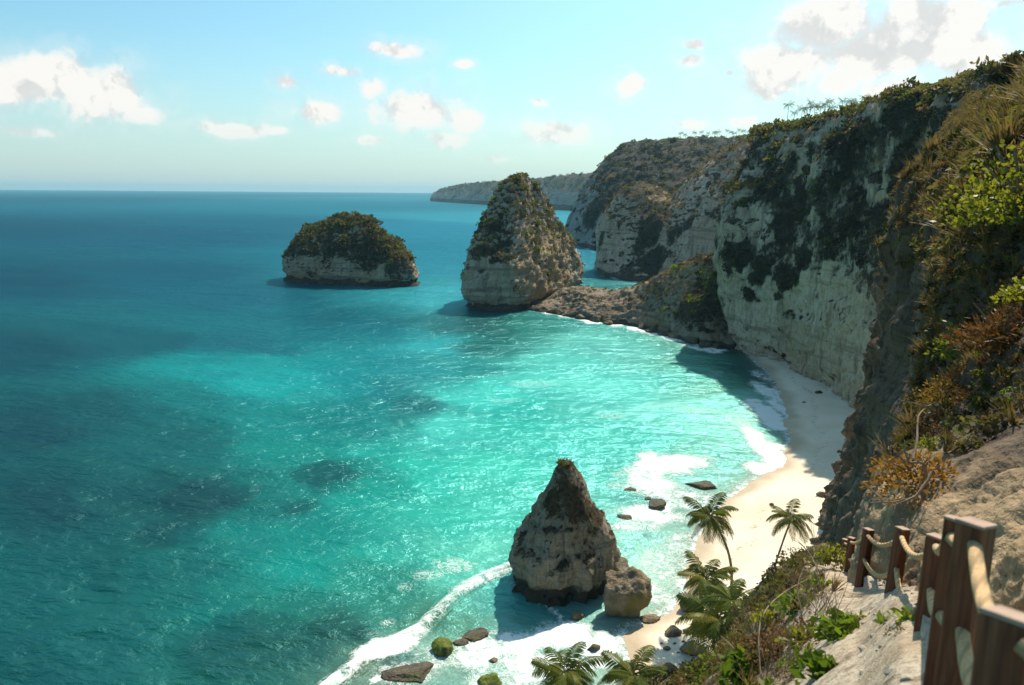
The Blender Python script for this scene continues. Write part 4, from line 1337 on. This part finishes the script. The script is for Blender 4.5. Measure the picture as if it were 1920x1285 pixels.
def rope(parent, a, b_, sag, r=.026):
    t = np.linspace(0, 1, 34)[:, None]
    L = np.linalg.norm(b_ - a)
    path = a * (1 - t) + b_ * t
    path[:, 2] -= (4 * t * (1 - t))[:, 0] * sag
    path += rng.normal(size=(1, 3)) * .002
    V, Fq = tube(path - np.array(parent.location), r, 12)
    tw = (np.repeat(np.arange(34), 12) / 33 * L / .075 * 2 * math.pi / 3 * 1.0 + np.tile(np.arange(12), 34) / 12 * 2 * math.pi * 3)
    me = np_mesh('rope', V, Fq, M_ROPE, True, {'twist': tw})
    return link(bpy.data.objects.new('rope', me), parent)


def fence(name, label, posts, sags):
    tops = [A(p[0], p[1], p[4]) for p in posts]
    foots = [A(p[2], p[3], p[4] - .08) for p in posts]
    e = empty(name, tuple(foots[len(foots) // 2]))
    bpy.context.view_layer.update()
    tag(e, label, 'fence')
    for p, t, f in zip(posts, tops, foots):
        post(e, f - (t - f) * .35, t, p[5], math.radians(-29))
    for i in range(len(posts) - 1):
        for h, k in ((.90, 0), (.45, 1)):
            a = foots[i] + (tops[i] - foots[i]) * h
            b_ = foots[i + 1] + (tops[i + 1] - foots[i + 1]) * h
            off = np.array([-.03, -posts[i][5] * .52, 0])
            rope(e, a + off * .6, b_ + off * .6, sags[i][k], .027 if posts[i][4] < 12 else .024)
    return e, tops, foots


FE, ft_, ff_ = fence('rope_fence', 'brown wooden post fence strung with thick tan rope along the outer edge of the path', POSTS,
                     [(.10, .12), (.02, .02), (.05, .06), (.13, .30), (.12, .16), (.06, .06), (.04, .04)])
# the rope goes on from the nearest post towards the viewer
a0 = ff_[0] + (ft_[0] - ff_[0]) * .9 + np.array([-.02, -.07, 0])
rope(FE, a0, a0 + np.array([.42, -1.1, .10]), .12)
a0 = ff_[0] + (ft_[0] - ff_[0]) * .42 + np.array([-.02, -.07, 0])
rope(FE, a0, a0 + np.array([.42, -1.1, .10]), .12)
fence('rope_fence', 'short run of rope fence posts on the cliff side of the stairs', POSTS2, [(.06, .06), (.05, .05)])

# steps of the path
M_STEP = simple_mat('step_stone', (.54, .46, .36), (.38, .30, .22), 7, bump=.9, bdist=.04, c3=(.30, .22, .15))
STAIR = empty('stone_stairs', (2.6, 5.5, 51))
tag(STAIR, 'rough pale stone steps going down beside the rope fence', None, None, 'structure')
bpy.context.view_layer.update()
line = catmull(np.array([ff_[1] + np.array([0, 0, -.06]), ff_[3], ff_[4], ff_[5]]), 60)
for i in range(9):
    k = int(4 + i * 6)
    c = line[k]
    tv = line[min(k + 1, 59)] - line[k - 1]
    me = bevel_box(.62, .46, .26, .05, .022, i)
    me.materials.append(M_STEP)
    for pl in me.polygons: pl.use_smooth = True
    o = link(bpy.data.objects.new('step', me), STAIR)
    o.location = Vector(c + np.array([.30, 0, -.26])) - STAIR.location
    o.rotation_euler = (random.uniform(-.03, .03), random.uniform(-.03, .03), math.atan2(-tv[0], tv[1]) + random.uniform(-.05, .05))


# ------------------------------------------------------------------ palms
def frond_mesh(name, L, rise, droop, mat, seed, st=24, hang=.42):
    r = np.random.default_rng(seed)
    t = np.linspace(0, 1, 11)
    x = L * (t - .12 * droop * t ** 3)
    z = L * (rise * t - droop * t ** 2.2)
    path = np.stack([x, .06 * L * np.sin(t * 2 + seed), z], 1)
    parts = [tube(path, .035 * L / 3.4 * (1.25 - t), 4)]
    V, n = [], 0
    for k in range(st):
        f = .10 + .88 * (k + .5) / st
        b0 = np.array([np.interp(f, t, path[:, i]) for i in range(3)])
        d = np.array([np.interp(min(f + .05, 1), t, path[:, i]) for i in range(3)]) - b0
        d /= np.linalg.norm(d) + 1e-9
        ll = L * .33 * (math.sin(math.pi * (.16 + .78 * f)) ** .8) * r.uniform(.85, 1.1)
        for s in (-1, 1):
            out = np.array([0, s, 0]) * .85 + d * .62 + np.array([0, 0, -hang * (.6 + .8 * r.random())])
            out /= np.linalg.norm(out)
            w = d * L * .017
            m = b0 + out * ll * .5 + np.array([0, 0, .05 * ll])
            e = b0 + out * ll + np.array([0, 0, -.22 * hang * ll])
            V += [b0 - w * .6, b0 + w * .6, m + w * 1.3, m - w * 1.3, m - w * 1.3, m + w * 1.3, e + w * .25, e - w * .25]
    V = np.array(V)
    parts.append((V, np.arange(len(V)).reshape(-1, 4)))
    v, f = join(parts)
    return np_mesh(name, v, f, mat, False)


FRONDS = [frond_mesh('frond', 3.4, .95, .55, M_PALM, 1), frond_mesh('frond', 3.5, .62, .75, M_PALM, 2), frond_mesh('frond', 3.4, .30, .82, M_PALM, 3), frond_mesh('frond', 3.2, .02, .80, M_PALM, 4), frond_mesh('frond', 2.9, -.45, .55, M_PALMDRY, 5, hang=.6)]


def palm(name, label, crown, foot, size, n, group, seed, bend=.5):
    r = random.Random(seed)
    e = empty(name, tuple(foot))
    tag(e, label, 'palm tree', group)
    top = Vector(crown - foot)
    t = np.linspace(0, 1, 14)
    lean = np.array([top.x, top.y, 0])
    path = np.stack([top.x * t ** 1.6, top.y * t ** 1.6, top.z * t], 1)
    path += np.outer(np.sin(t * math.pi), [bend * .6, bend * .3, 0])
    rad = .125 * size / 3.4 * (1.35 - .55 * t) + .02 * (np.arange(14) % 2)
    rad[0] *= 1.35
    V, Fq = tube(path, rad, 10)
    np_obj('trunk', V, Fq, M_TRUNK, e)
    s = size / 3.5
    for i in range(n):
        f = i / n
        k = 0 if f < .22 else 1 if f < .5 else 2 if f < .75 else 3 if f < .92 else 4
        o = link(bpy.data.objects.new('frond', FRONDS[k]), e)
        o.location = Vector(path[-1]) + Vector((0, 0, .05))
        o.rotation_euler = (r.uniform(-.3, .3), r.uniform(-.18, .18), i * 2.39996 + r.uniform(-.25, .25))
        q = s * r.uniform(.82, 1.12)
        o.scale = (q, q, q)
    return e


GP = 'palms at the foot of the slope'
palm('coconut_palm', 'tall palm leaning left over the sand beside the surf', A(1332, 968, 89), sand_at(1370, 1112), 3.9, 26, GP, 1, .8)
palm('coconut_palm', 'slender palm standing alone against the open sand, farthest right', A(1484, 972, 84), np.array([31.6, 84, 2.2]), 3.0, 20, GP, 2, .2)
palm('coconut_palm', 'shaggy palm just below the tall leaning palm, half hiding its trunk', A(1326, 1086, 80), np.array([24.2, 80.5, 2.2]), 3.8, 24, GP, 3, .2)
palm('coconut_palm', 'big dark palm lowest of the cluster beside the dry slope', A(1352, 1165, 70), np.array([23.4, 70.5, 2.2]), 4.8, 28, GP, 4, .2)
palm('coconut_palm', 'palm crown at the bottom edge left, over the white surf', A(1062, 1262, 60), np.array([5.6, 59.5, 1.6]), 3.4, 22, GP, 5, .2)
palm('coconut_palm', 'palm crown at the bottom edge below the big boulder on the sand', A(1190, 1268, 61), np.array([12.3, 60.5, 1.8]), 3.5, 24, GP, 6, .2)
palm('coconut_palm', 'dark palm behind the brown bush at the left edge of the slope', A(1376, 1128, 66), np.array([23.6, 66.5, 2.2]), 3.4, 16, GP, 9, .2)


def crown_mesh(n, seed):
    parts = []
    r = random.Random(seed)
    sm = [frond_mesh('f', 3.2, a, b_, M_PALM, seed + q, st=7, hang=.6) for q, (a, b_) in enumerate([(.95, .55), (.6, .75), (.25, .8), (-.05, .75)])]
    for i in range(n):
        me = sm[min(3, int(i / n * 4))]
        M = Matrix.Rotation(i * 2.4 + r.uniform(-.3, .3), 4, 'Z') @ Matrix.Rotation(r.uniform(-.2, .2), 4, 'Y')
        v = np.empty(len(me.vertices) * 3, np.float32); me.vertices.foreach_get('co', v)
        v = v.reshape(-1, 3) @ np.array(M.to_3x3()).T
        f = np.empty(len(me.polygons) * 4, np.int32); me.loops.foreach_get('vertex_index', f)
        parts.append((v, f.reshape(-1, 4)))
    for me in sm: bpy.data.meshes.remove(me)
    v, f = join(parts)
    return np_mesh('crown', v, f, M_PALM, False)


CROWNS = [crown_mesh(15, 3), crown_mesh(13, 17), crown_mesh(17, 29)]
tv_, tf_ = tube(np.stack([np.linspace(0, .05, 8), np.zeros(8), np.linspace(0, 1, 8)], 1), np.linspace(.032, .02, 8), 6)
TRUNKS = np_mesh('trunk', tv_, tf_, M_TRUNK)
ORD = ['first', 'second', 'third', 'fourth', 'fifth', 'sixth', 'seventh', 'eighth', 'ninth', 'tenth', 'eleventh', 'twelfth', 'thirteenth', 'fourteenth', 'fifteenth', 'sixteenth', 'seventeenth', 'eighteenth']


def ridge_palm(px, py, hgt_px, Y, label, group, i, csize):
    top = A(px, py, Y)
    h = max(hgt_px * Y / F, 3.0)
    e = empty('ridge_palm', (top[0], top[1], top[2] - h))
    tag(e, label, 'palm tree', group)
    t = link(bpy.data.objects.new('trunk', TRUNKS), e)
    t.scale = (5.5, 5.5, h); t.rotation_euler = (0, 0, i * 1.7)
    c = link(bpy.data.objects.new('crown', CROWNS[i % 3]), e)
    c.location = (.27 * math.cos(i * 1.7), .27 * math.sin(i * 1.7), h)
    c.rotation_euler = (random.uniform(-.2, .2), random.uniform(-.2, .2), i * 2.1)
    q = csize * random.uniform(.8, 1.15)
    c.scale = (q, q, q)


row = [(1478, 199), (1490, 214), (1505, 207), (1513, 205), (1520, 195), (1529, 202), (1539, 203), (1547, 198), (1556, 192), (1562, 204), (1580, 192), (1595, 192), (1601, 197), (1612, 199), (1622, 186), (1630, 189)]
for i, (x, y) in enumerate(row):
    ridge_palm(x, y - 2, 48, 430, '%s palm from the left in the row on the rim above the white cliff' % ORD[i], 'palms on the rim of the white cliff', i, 1.15)
row = [(1276, 250), (1285, 253), (1303, 249), (1315, 248), (1328, 250), (1340, 249), (1346, 248), (1363, 245), (1371, 248), (1378, 250), (1386, 244), (1394, 246)]
for i, (x, y) in enumerate(row):
    ridge_palm(x, y, 26, 880, '%s palm from the left in the row on top of the dark headland' % ORD[i], 'palms on the dark headland', i, 1.35)


# ------------------------------------------------------------------ rocks
def rock_mesh(name, sx, sy, sz, mat, seed, sub=4, rough=.30, flat=.35):
    bm = bmesh.new()
    bmesh.ops.create_icosphere(bm, subdivisions=sub, radius=1)
    V = np.array([v.co[:] for v in bm.verts])
    r = np.random.default_rng(seed)
    for _ in range(14):                      # facets
        d = r.normal(size=3); d /= np.linalg.norm(d)
        h = r.uniform(.55, .82)
        k = V @ d
        V = V - np.outer(np.maximum(k - h, 0) * .95, d)
    V = V * (1 + rough * fbm(V * 1.1 + seed * 3.3, 4)[:, None] + .13 * ridged(V * 2.6 + seed, 4)[:, None])
    V = V * np.array([sx, sy, sz])
    V[:, 2] = np.where(V[:, 2] < -sz * flat, -sz * flat + (V[:, 2] + sz * flat) * .25, V[:, 2])
    for v, c in zip(bm.verts, V): v.co = c
    for f in bm.faces: f.smooth = True
    me = bpy.data.meshes.new(name); bm.to_mesh(me); bm.free()
    me.materials.append(mat)
    return me


def rock(name, label, px, py, wpx, hr=.6, dr=.9, mat=None, seed=0, sink=.1, group=None, z=None, sub=4, yaw=0):
    p = sand_at(px, py) if z is None else G(px, py, z)
    w = wpx * np.linalg.norm(p - np.array([0, 0, H])) / F / 2
    o = link(bpy.data.objects.new(name, rock_mesh(name, w, w * dr, w * hr, mat or M_BOULDER, seed, sub)))
    o.location = (p[0], p[1], p[2] + w * hr * (.35 - sink))
    o.rotation_euler = (0, 0, yaw)
    tag(o, label, 'rock', group)
    return o


BM_MOSS = simple_mat('mossy_boulder', (.31, .24, .16), (.15, .11, .07), .55, bump=1.0, bdist=.8, c3=(.20, .17, .045))
rock('beach_boulder', 'largest boulder, angular and mossy on top, against the foot of the rock spire', 1168, 1142, 96, 1.12, .9, BM_MOSS, 5, .05, sub=5, z=.3)
rock('spire_lump', 'rough brown lump of rock on the right shoulder of the spire', 1150, 1098, 66, 1.15, .9, M_SPIRE, 12, -.2, z=.2, sub=4)
rock('beach_rock', 'flat brown rock on the sand just right of the largest boulder', 1221, 1163, 38, .42, .7, None, 6)
rock('beach_rock', 'brown rock alone on the sand below the flat rock', 1260, 1190, 30, .7, .85, None, 7)
rock('beach_rock', 'small upright stone on the sand right of the lone brown rock', 1286, 1186, 13, .8, .7, None, 8)
rock('beach_rock', 'small tan stone lowest on the little sand patch', 1250, 1218, 13, .6, .8, None, 9)
rock('beach_rock', 'rounded rock at the palm foot, left of the shaggy palm', 1296, 1142, 44, .7, .9, M_BOULDER, 10)
rock('beach_rock', 'grey brown boulder under the big dark palm', 1302, 1222, 46, .8, .9, M_BOULDER, 13)
rock('beach_rock', 'brown boulder between the rounded rock and the big dark palm', 1318, 1180, 40, .8, .9, M_BOULDER, 14)
rock('beach_rock', 'dark boulder at the lower edge of the sand beside the bottom palm', 1254, 1258, 40, .6, .9, M_BOULDER, 15)
rock('beach_rock', 'low boulder at the bottom edge right of the bottom palm', 1298, 1262, 56, .7, .9, M_BOULDER, 16)
for i, (x, y, w_) in enumerate([(1240, 1207, 6), (1265, 1207, 7), (1282, 1204, 7), (1272, 1224, 5), (1288, 1212, 6)]):
    rock('pebble_stone', ['tiny stone left of the lone brown rock on the sand', 'tiny stone directly below the lone brown rock', 'tiny stone directly below the small upright stone', 'lowest of the tiny stones on the small sand patch', 'rightmost of the tiny stones on the small sand patch'][i], x, y, w_, .6, .8, None, 20 + i, group='stones on the small sand patch', sub=2)
rock('surf_rock', 'ochre topped rock in the shadow at the foot of the spire', 1082, 1158, 28, .7, .7, M_BOULDER, 30, .1, z=0, yaw=.6)
rock('surf_rock', 'pointed wet rock in the foam above the bottom palm', 1113, 1218, 30, .55, .6, M_WETROCK, 31, .1, z=0, yaw=.5)
rock('surf_rock', 'bright green algae covered rock ringed by foam', 831, 1222, 44, .85, .9, M_ALGAE, 32, .15, z=0, sub=4)
rock('surf_rock', 'dark flat rock awash between the green rock and the spire shadow', 893, 1192, 52, .22, .7, M_WETROCK, 33, .2, z=0)
rock('surf_rock', 'low dark rock awash touching the foam right of the green rock', 866, 1206, 26, .3, .8, M_WETROCK, 34, .2, z=0)
rock('surf_rock', 'small brown rock alone in the foam', 924, 1240, 18, .6, .8, M_BOULDER, 35, .2, z=0)
rock('surf_rock', 'ochre green rock cut by the bottom edge', 916, 1284, 46, .6, .8, M_ALGAE, 36, .2, z=0)
rock('surf_rock', 'wide dark reef rock awash behind the breaking wave', 770, 1262, 90, .14, .7, M_WETROCK, 37, .25, z=0)
rock('surf_rock', 'submerged dark rock seaward of the breaking wave', 684, 1190, 50, .16, .9, M_WETROCK, 38, .5, z=-.35)
rock('shelf_rock', 'long flat greenish rock slab at the edge of the shallows', 1318, 912, 62, .24, .55, M_WETROCK, 40, .2, z=.1, yaw=-.35)
rock('shelf_rock', 'grey green rock hump in the foam above the tall palm', 1234, 950, 42, .5, .8, M_WETROCK, 41, .15, z=0)
rock('shelf_rock', 'small dark rock with white water left of the grey green hump', 1172, 970, 28, .35, .7, M_WETROCK, 42, .2, z=0)
rock('shelf_rock', 'tiny rock above the grey green hump', 1214, 936, 14, .4, .8, M_WETROCK, 43, .2, z=0)
rock('shelf_rock', 'dark rock awash at the seaward edge of the foam patch', 1182, 918, 28, .2, .7, M_WETROCK, 44, .3, z=0)
rock('beach_rock', 'brown rock lying on the sand near the foot of the dark cliff', 1545, 930, 26, .45, .7, None, 50)
rock('beach_rock', 'lone small brown stone in the middle of the open sand', 1447, 947, 10, .6, .8, None, 51)
rock('beach_rock', 'pale boulder leaning against the foot of the dark cliff', 1566, 945, 40, .9, .8, simple_mat('pale_boulder', (.42, .35, .27), (.3, .24, .17), .8, bump=.8, bdist=.2), 52, 0)
for i, (x, y, w_) in enumerate([(1460, 668, 12), (1480, 676, 12), (1497, 684, 14), (1515, 690, 20), (1528, 700, 16), (1552, 716, 26), (1566, 726, 22), (1580, 733, 14), (1535, 737, 16), (1508, 755, 8), (1598, 808, 14), (1603, 822, 10), (1575, 848, 12), (1590, 852, 14)]):
    rock('foot_rock', '%s dark stone along the shaded foot of the white cliff, counting towards the viewer' % ORD[i], x, y, w_, .5, .7, M_WETROCK, 60 + i, group='dark stones at the foot of the white cliff')
for i, (x, y, w_) in enumerate([(1062, 592, 20), (1090, 598, 24), (1120, 602, 26), (1150, 603, 30), (1165, 606, 34), (1185, 608, 30), (1205, 616, 24), (1228, 622, 34), (1250, 628, 30), (1270, 633, 34), (1300, 643, 30), (1325, 650, 26), (1140, 608, 18), (1345, 652, 24)]):
    rock('ridge_rock', '%s wet rock from the left along the waterline of the low ridge' % ORD[i], x, y, w_, .6, .8, M_WETROCK if i % 3 else M_BOULDER, 80 + i, .1, 'wet rocks along the low ridge', z=.1)


# ------------------------------------------------------------------ single shrubs, bushes, dead branches
def shrub(name, label, base, rad, mat, n, leaf, cat='shrub', flat=.8, seed=0, long=1.7, stems=6, shell=.35, group=None):
    e = empty(name, tuple(base))
    tag(e, label, cat, group)
    r = np.random.default_rng(seed)
    parts = []
    tips = []
    for i in range(stems):
        a = i * 2.4 + r.random()
        tip = np.array([math.cos(a) * rad * .65 * r.uniform(.4, 1), math.sin(a) * rad * .65 * r.uniform(.4, 1), rad * flat * r.uniform(.6, 1.1)])
        t = np.linspace(0, 1, 6)[:, None]
        parts.append(tube(tip * t + np.array([0, 0, .12 * rad]) * np.sin(t * 3.14) - np.array([0, 0, .1 * rad]), np.linspace(.03, .012, 6) * rad, 5))
    V, Fq = join(parts)
    np_obj('stems', V, Fq, M_TWIG, e)
    V, Fq = leaf_cloud(n, leaf / rad, flat, seed, long, shell)
    np_obj('foliage', V * rad, Fq, mat, e, smooth=False)
    return e


def fg(px, py):
    return surf(FGP, px, py)


GS = 'green sprigs on the pale slope'
for i, (x, y, r_s, mt, n_, lf, lab) in enumerate([
        (1400, 1266, .34, M_GREEN, 420, .16, 'bright green leafy bush at the bottom left of the slope'),
        (1590, 1178, .20, M_GREEN, 60, .11, 'green sprig on bare pale ground left of the fence shadows'),
        (1575, 1190, .26, M_GREEN, 110, .13, 'low green plant with broad leaves in the middle of the slope'),
        (1540, 1262, .20, M_GREEN, 70, .13, 'green rosette near the bottom edge, on bare stony ground'),
        (1500, 1205, .24, M_YGREEN, 90, .12, 'yellow green plant right of the rust brown bush'),
        (1440, 1168, .30, M_YGREEN, 150, .12, 'yellow green plant just above the rust brown bush'),
        (1492, 1140, .36, M_GREEN, 220, .12, 'green bush among the dry twigs in the middle of the slope edge'),
        (1535, 1105, .26, M_GREEN, 120, .11, 'narrow green plant at the far rim of the slope below the fence'),
        (1700, 1160, .13, M_GREEN, 26, .09, 'small green seedling beside the steps in the post shadows'),
        (1655, 1168, .11, M_GREEN, 18, .08, 'tiny seedling on the pale ground left of the steps'),
        (1610, 1160, .12, M_YGREEN, 20, .08, 'tiny yellow green seedling beside the green sprig'),
        (1515, 1240, .18, M_GREEN, 60, .10, 'small green plant above the bottom rosette')]):
    shrub('leafy_plant', lab, fg(x, y), r_s, mt, n_, lf, 'plant', .8, 100 + i, 2.0, 5, .2, GS)
shrub('rust_bush', 'dry rust brown bush on the left side of the slope', fg(1448, 1232), .40, M_RUST, 900, .055, 'bush', .75, 130, 2.6, 8, .3)
shrub('rim_bush', 'yellow green bush beside the farthest fence posts', A(1556, 1052, 13.5), .40, M_YGREEN, 420, .085, 'bush', 1.0, 131, 1.6, 8, .2)
shrub('rim_bush', 'dark green bush at the rim against the sand, left of the yellow green bush', A(1500, 1066, 21), .72, M_SCRUB, 900, .10, 'bush', 1.0, 132, 1.8, 8, .2)
shrub('rim_bush', 'olive bush lowest on the rim beside the big dark palm', A(1428, 1142, 20), .55, M_SCRUB, 700, .09, 'bush', .9, 133, 1.8, 8, .2)
shrub('rim_bush', 'olive bush on the rim between the dark green bush and the big palm', A(1462, 1100, 20), .60, M_SCRUB, 800, .09, 'bush', .9, 134, 1.8, 8, .2)
shrub('rim_bush', 'dry straw coloured bush on the rim in front of the dark green bush', fg(1500, 1098), .38, M_DRY, 600, .05, 'bush', .9, 135, 3, 8, .2)
shrub('rim_bush', 'straggly olive bush at the bottom left corner of the slope', fg(1318, 1272), .42, M_SCRUB, 600, .08, 'bush', .8, 136, 1.8, 8, .2)
shrub('rim_bush', 'dry brown bush behind the bright green bush', fg(1362, 1252), .38, M_DRY, 700, .06, 'bush', .8, 137, 3, 8, .2)

# plants on the near cliff
b0 = surf(NCP, 1900, 330)
b0 = b0 + (np.array([0, 0, H]) - b0) * .10
shrub('cliff_shrub', 'large bright yellow green leafy shrub hanging at the right edge of the cliff', b0 + np.array([.3, 0, -1.0]), 1.7, M_YGREEN, 1900, .13, 'shrub', 1.05, 140, 1.5, 14, .25)
b0 = surf(NCP, 1745, 905)
shrub('ochre_bush', 'golden ochre cushion bush on the rock above the fence', surf(NCP, 1692, 885) + np.array([-.1, -.6, 0]), .75, M_OCHRE, 1600, .075, 'bush', .75, 141, 2.4, 8, .45)
shrub('cliff_shrub', 'rust coloured dry grass clump on the cliff at the right edge', surf(NCP, 1875, 650), .95, M_RUST, 1300, .16, 'shrub', .9, 142, 4.0, 8, .2)
shrub('cliff_shrub', 'green fern like shrub trailing down the dark cliff', surf(NCP, 1800, 670), .8, M_YGREEN, 500, .14, 'shrub', 1.3, 143, 1.8, 8, .2)
shrub('cliff_shrub', 'rust and ochre bush on the cliff above the golden cushion bush', surf(NCP, 1770, 755), .65, M_OCHRE, 700, .08, 'shrub', .9, 144, 2.6, 8, .3)
shrub('cliff_shrub', 'small yellow tuft left of the rust and ochre bush', surf(NCP, 1715, 765), .4, M_YGREEN, 160, .12, 'shrub', .8, 145, 2.6, 6, .2)
shrub('cliff_shrub', 'yellow grass tuft just above the golden cushion bush', A(1742, 838, 12.6), .26, M_YGREEN, 200, .10, 'shrub', .9, 146, 4, 6, .2)
shrub('cliff_shrub', 'dark bush on the skyline at the top right corner', surf(NCP, 1905, 150), 1.5, M_DARKSCRUB, 1000, .5, 'shrub', 1.0, 147, 1.6, 10, .2)
shrub('cliff_shrub', 'green leaves at the right edge above the rust coloured grass', surf(NCP, 1912, 560), .5, M_YGREEN, 240, .12, 'shrub', 1.0, 148, 1.6, 8, .2)


def branch(label, pts, r0, seed, twigs=4):
    r = np.random.default_rng(seed)
    e = empty('dead_branch', tuple(pts[0]))
    tag(e, label, 'branch')
    path = catmull(np.array(pts) - np.array(pts[0]), 24)
    path += np.cumsum(r.normal(size=path.shape) * r0 * .25, axis=0)
    V, Fq = tube(path, np.linspace(r0, r0 * .35, 24), 7)
    np_obj('stem', V, Fq, M_TWIG, e)
    L = np.linalg.norm(path[-1] - path[0])
    for i in range(twigs):
        k = int(r.integers(6, 22))
        d = r.normal(size=3); d[2] = abs(d[2]); d /= np.linalg.norm(d)
        t = np.linspace(0, 1, 8)[:, None]
        tw = path[k] + d * t * L * r.uniform(.15, .35) + r.normal(size=3) * .06 * L * t ** 2
        V, Fq = tube(tw, np.linspace(r0 * .5, r0 * .15, 8), 5)
        np_obj('twig', V, Fq, M_TWIG, e)
    return e


branch('long bare twig arching up from the rust brown bush', [A(1427, 1270, 7.0), A(1424, 1190, 7.4), A(1440, 1140, 7.8), A(1475, 1108, 8.4), A(1515, 1085, 9.0)], .011, 1, 3)
branch('pale bare twigs standing in the middle of the slope edge', [A(1500, 1190, 8.0), A(1505, 1150, 8.1), A(1498, 1110, 8.3), A(1512, 1065, 8.6)], .012, 2, 8)
branch('bare dry twigs left of the farthest fence posts', [A(1535, 1100, 10), A(1530, 1070, 10.2), A(1522, 1045, 10.5), A(1505, 1020, 10.8)], .014, 3, 9)
Y0 = surf(NCP, 1735, 890)[1] - .35
branch('bleached dead branch crossing the rock above the golden bush', [A(1738, 900, Y0), A(1728, 870, Y0 - .1), A(1700, 862, Y0), A(1690, 840, Y0 + .1), A(1660, 862, Y0 + .2)], .024, 4, 7)
branch('bleached stick jutting out below the golden bush', [A(1748, 885, Y0 - .3), A(1722, 925, Y0 - .5), A(1690, 935, Y0 - .5), A(1640, 940, Y0 - .4)], .022, 5, 2)
branch('curved bare branch on the dark cliff above the golden bush', [A(1712, 862, Y0 + .2), A(1722, 820, Y0 + .5), A(1726, 780, Y0 + .9), A(1745, 762, Y0 + 1.2)], .02, 6, 4)
branch('bare twig sticking up from the bottom left bush', [A(1362, 1265, 7.5), A(1385, 1225, 8), A(1355, 1190, 8.6)], .010, 7, 2)

for i, (x, y, d_, lab) in enumerate([(1478, 1150, 8.6, 'tangle of dry stalks left of the green bush in the dry twigs'), (1520, 1130, 9.2, 'tangle of dry stalks right of the green bush in the dry twigs'), (1545, 1150, 7.6, 'sparse dry stalks on the pale ground above the broad leaved plant'), (1420, 1200, 9.0, 'dry stalks behind the rust brown bush'), (1460, 1262, 6.0, 'dry stalks at the bottom edge right of the bright green bush'), (1530, 1060, 13, 'leafless grey bush beside the yellow green bush on the rim')]):
    b_ = fg(x, y)
    e = empty('dry_stalks', tuple(b_)); tag(e, lab, 'dry plant')
    r = np.random.default_rng(300 + i)
    for j in range(26):
        a = r.random() * 6.28; L_ = r.uniform(.25, .75) * d_ / 9; s_ = r.uniform(.1, .7)
        t = np.linspace(0, 1, 7)[:, None]
        o0 = np.array([math.cos(a * 3) * .12, math.sin(a * 3) * .12, -.03])
        pth = o0 + t * np.array([math.cos(a) * s_ * L_, math.sin(a) * s_ * L_, L_]) + t ** 2 * r.normal(size=3) * L_ * .22
        V, Fq = tube(pth, np.linspace(.0055, .002, 7), 4)
        np_obj('stalk', V, Fq, M_TWIG, e)

# round trees on the dark headland
for i, (x, y, lab) in enumerate([(1177, 274, 'leftmost small round tree on the rim of the dark headland'), (1200, 270, 'second round tree from the left on the rim of the dark headland'), (1221, 269, 'third round tree from the left on the rim of the dark headland'), (1252, 263, 'round tree nearest the palms on the rim of the dark headland')]):
    p = A(x, y + 8, 900)
    e = empty('round_tree', tuple(p)); tag(e, lab, 'tree', 'round trees on the dark headland')
    V, Fq = tube(np.array([[0, 0, -2.], [.2, 0, 1], [.1, 0, 3.5]]), np.array([.5, .4, .25]), 6)
    np_obj('trunk', V, Fq, M_TRUNK, e)
    V, Fq = leaf_cloud(220, .25, .8, 200 + i)
    np_obj('crown', V * 5 + np.array([0, 0, 2.0]), Fq, M_SCRUB, e, smooth=False)


# ------------------------------------------------------------------ haze
def haze():
    top = 20.0
    for o in bpy.data.objects:
        if o.type == 'MESH' and o.name.split('.')[0] in ('white_cliff', 'near_cliff', 'dark_headland', 'far_headland', 'middle_headland'):
            top = max(top, max(v[2] for v in o.bound_box))
    top += 2
    x, y0, y1, z0 = 15600, -3400, 16000, -42
    V = np.array([[sx * x, y, z] for z in (z0, top) for y in (y0, y1) for sx in (-1, 1)], float)
    Fq = np.array([[0, 2, 3, 1], [4, 5, 7, 6], [0, 1, 5, 4], [2, 6, 7, 3], [0, 4, 6, 2], [1, 3, 7, 5]])
    m, nt, _, _ = newmat('haze')
    b = NB(nt)
    v = b.n.new('ShaderNodeVolumePrincipled')
    v.inputs['Color'].default_value = (.34, .68, .86, 1)
    v.inputs['Density'].default_value = HAZE
    v.inputs['Anisotropy'].default_value = .25
    b.out(None, v.outputs[0])
    o = np_obj('haze', V, Fq, m, smooth=False)
    tag(o, 'thin pale blue sea haze', None, None, 'stuff')


HAZE = .00006
haze()
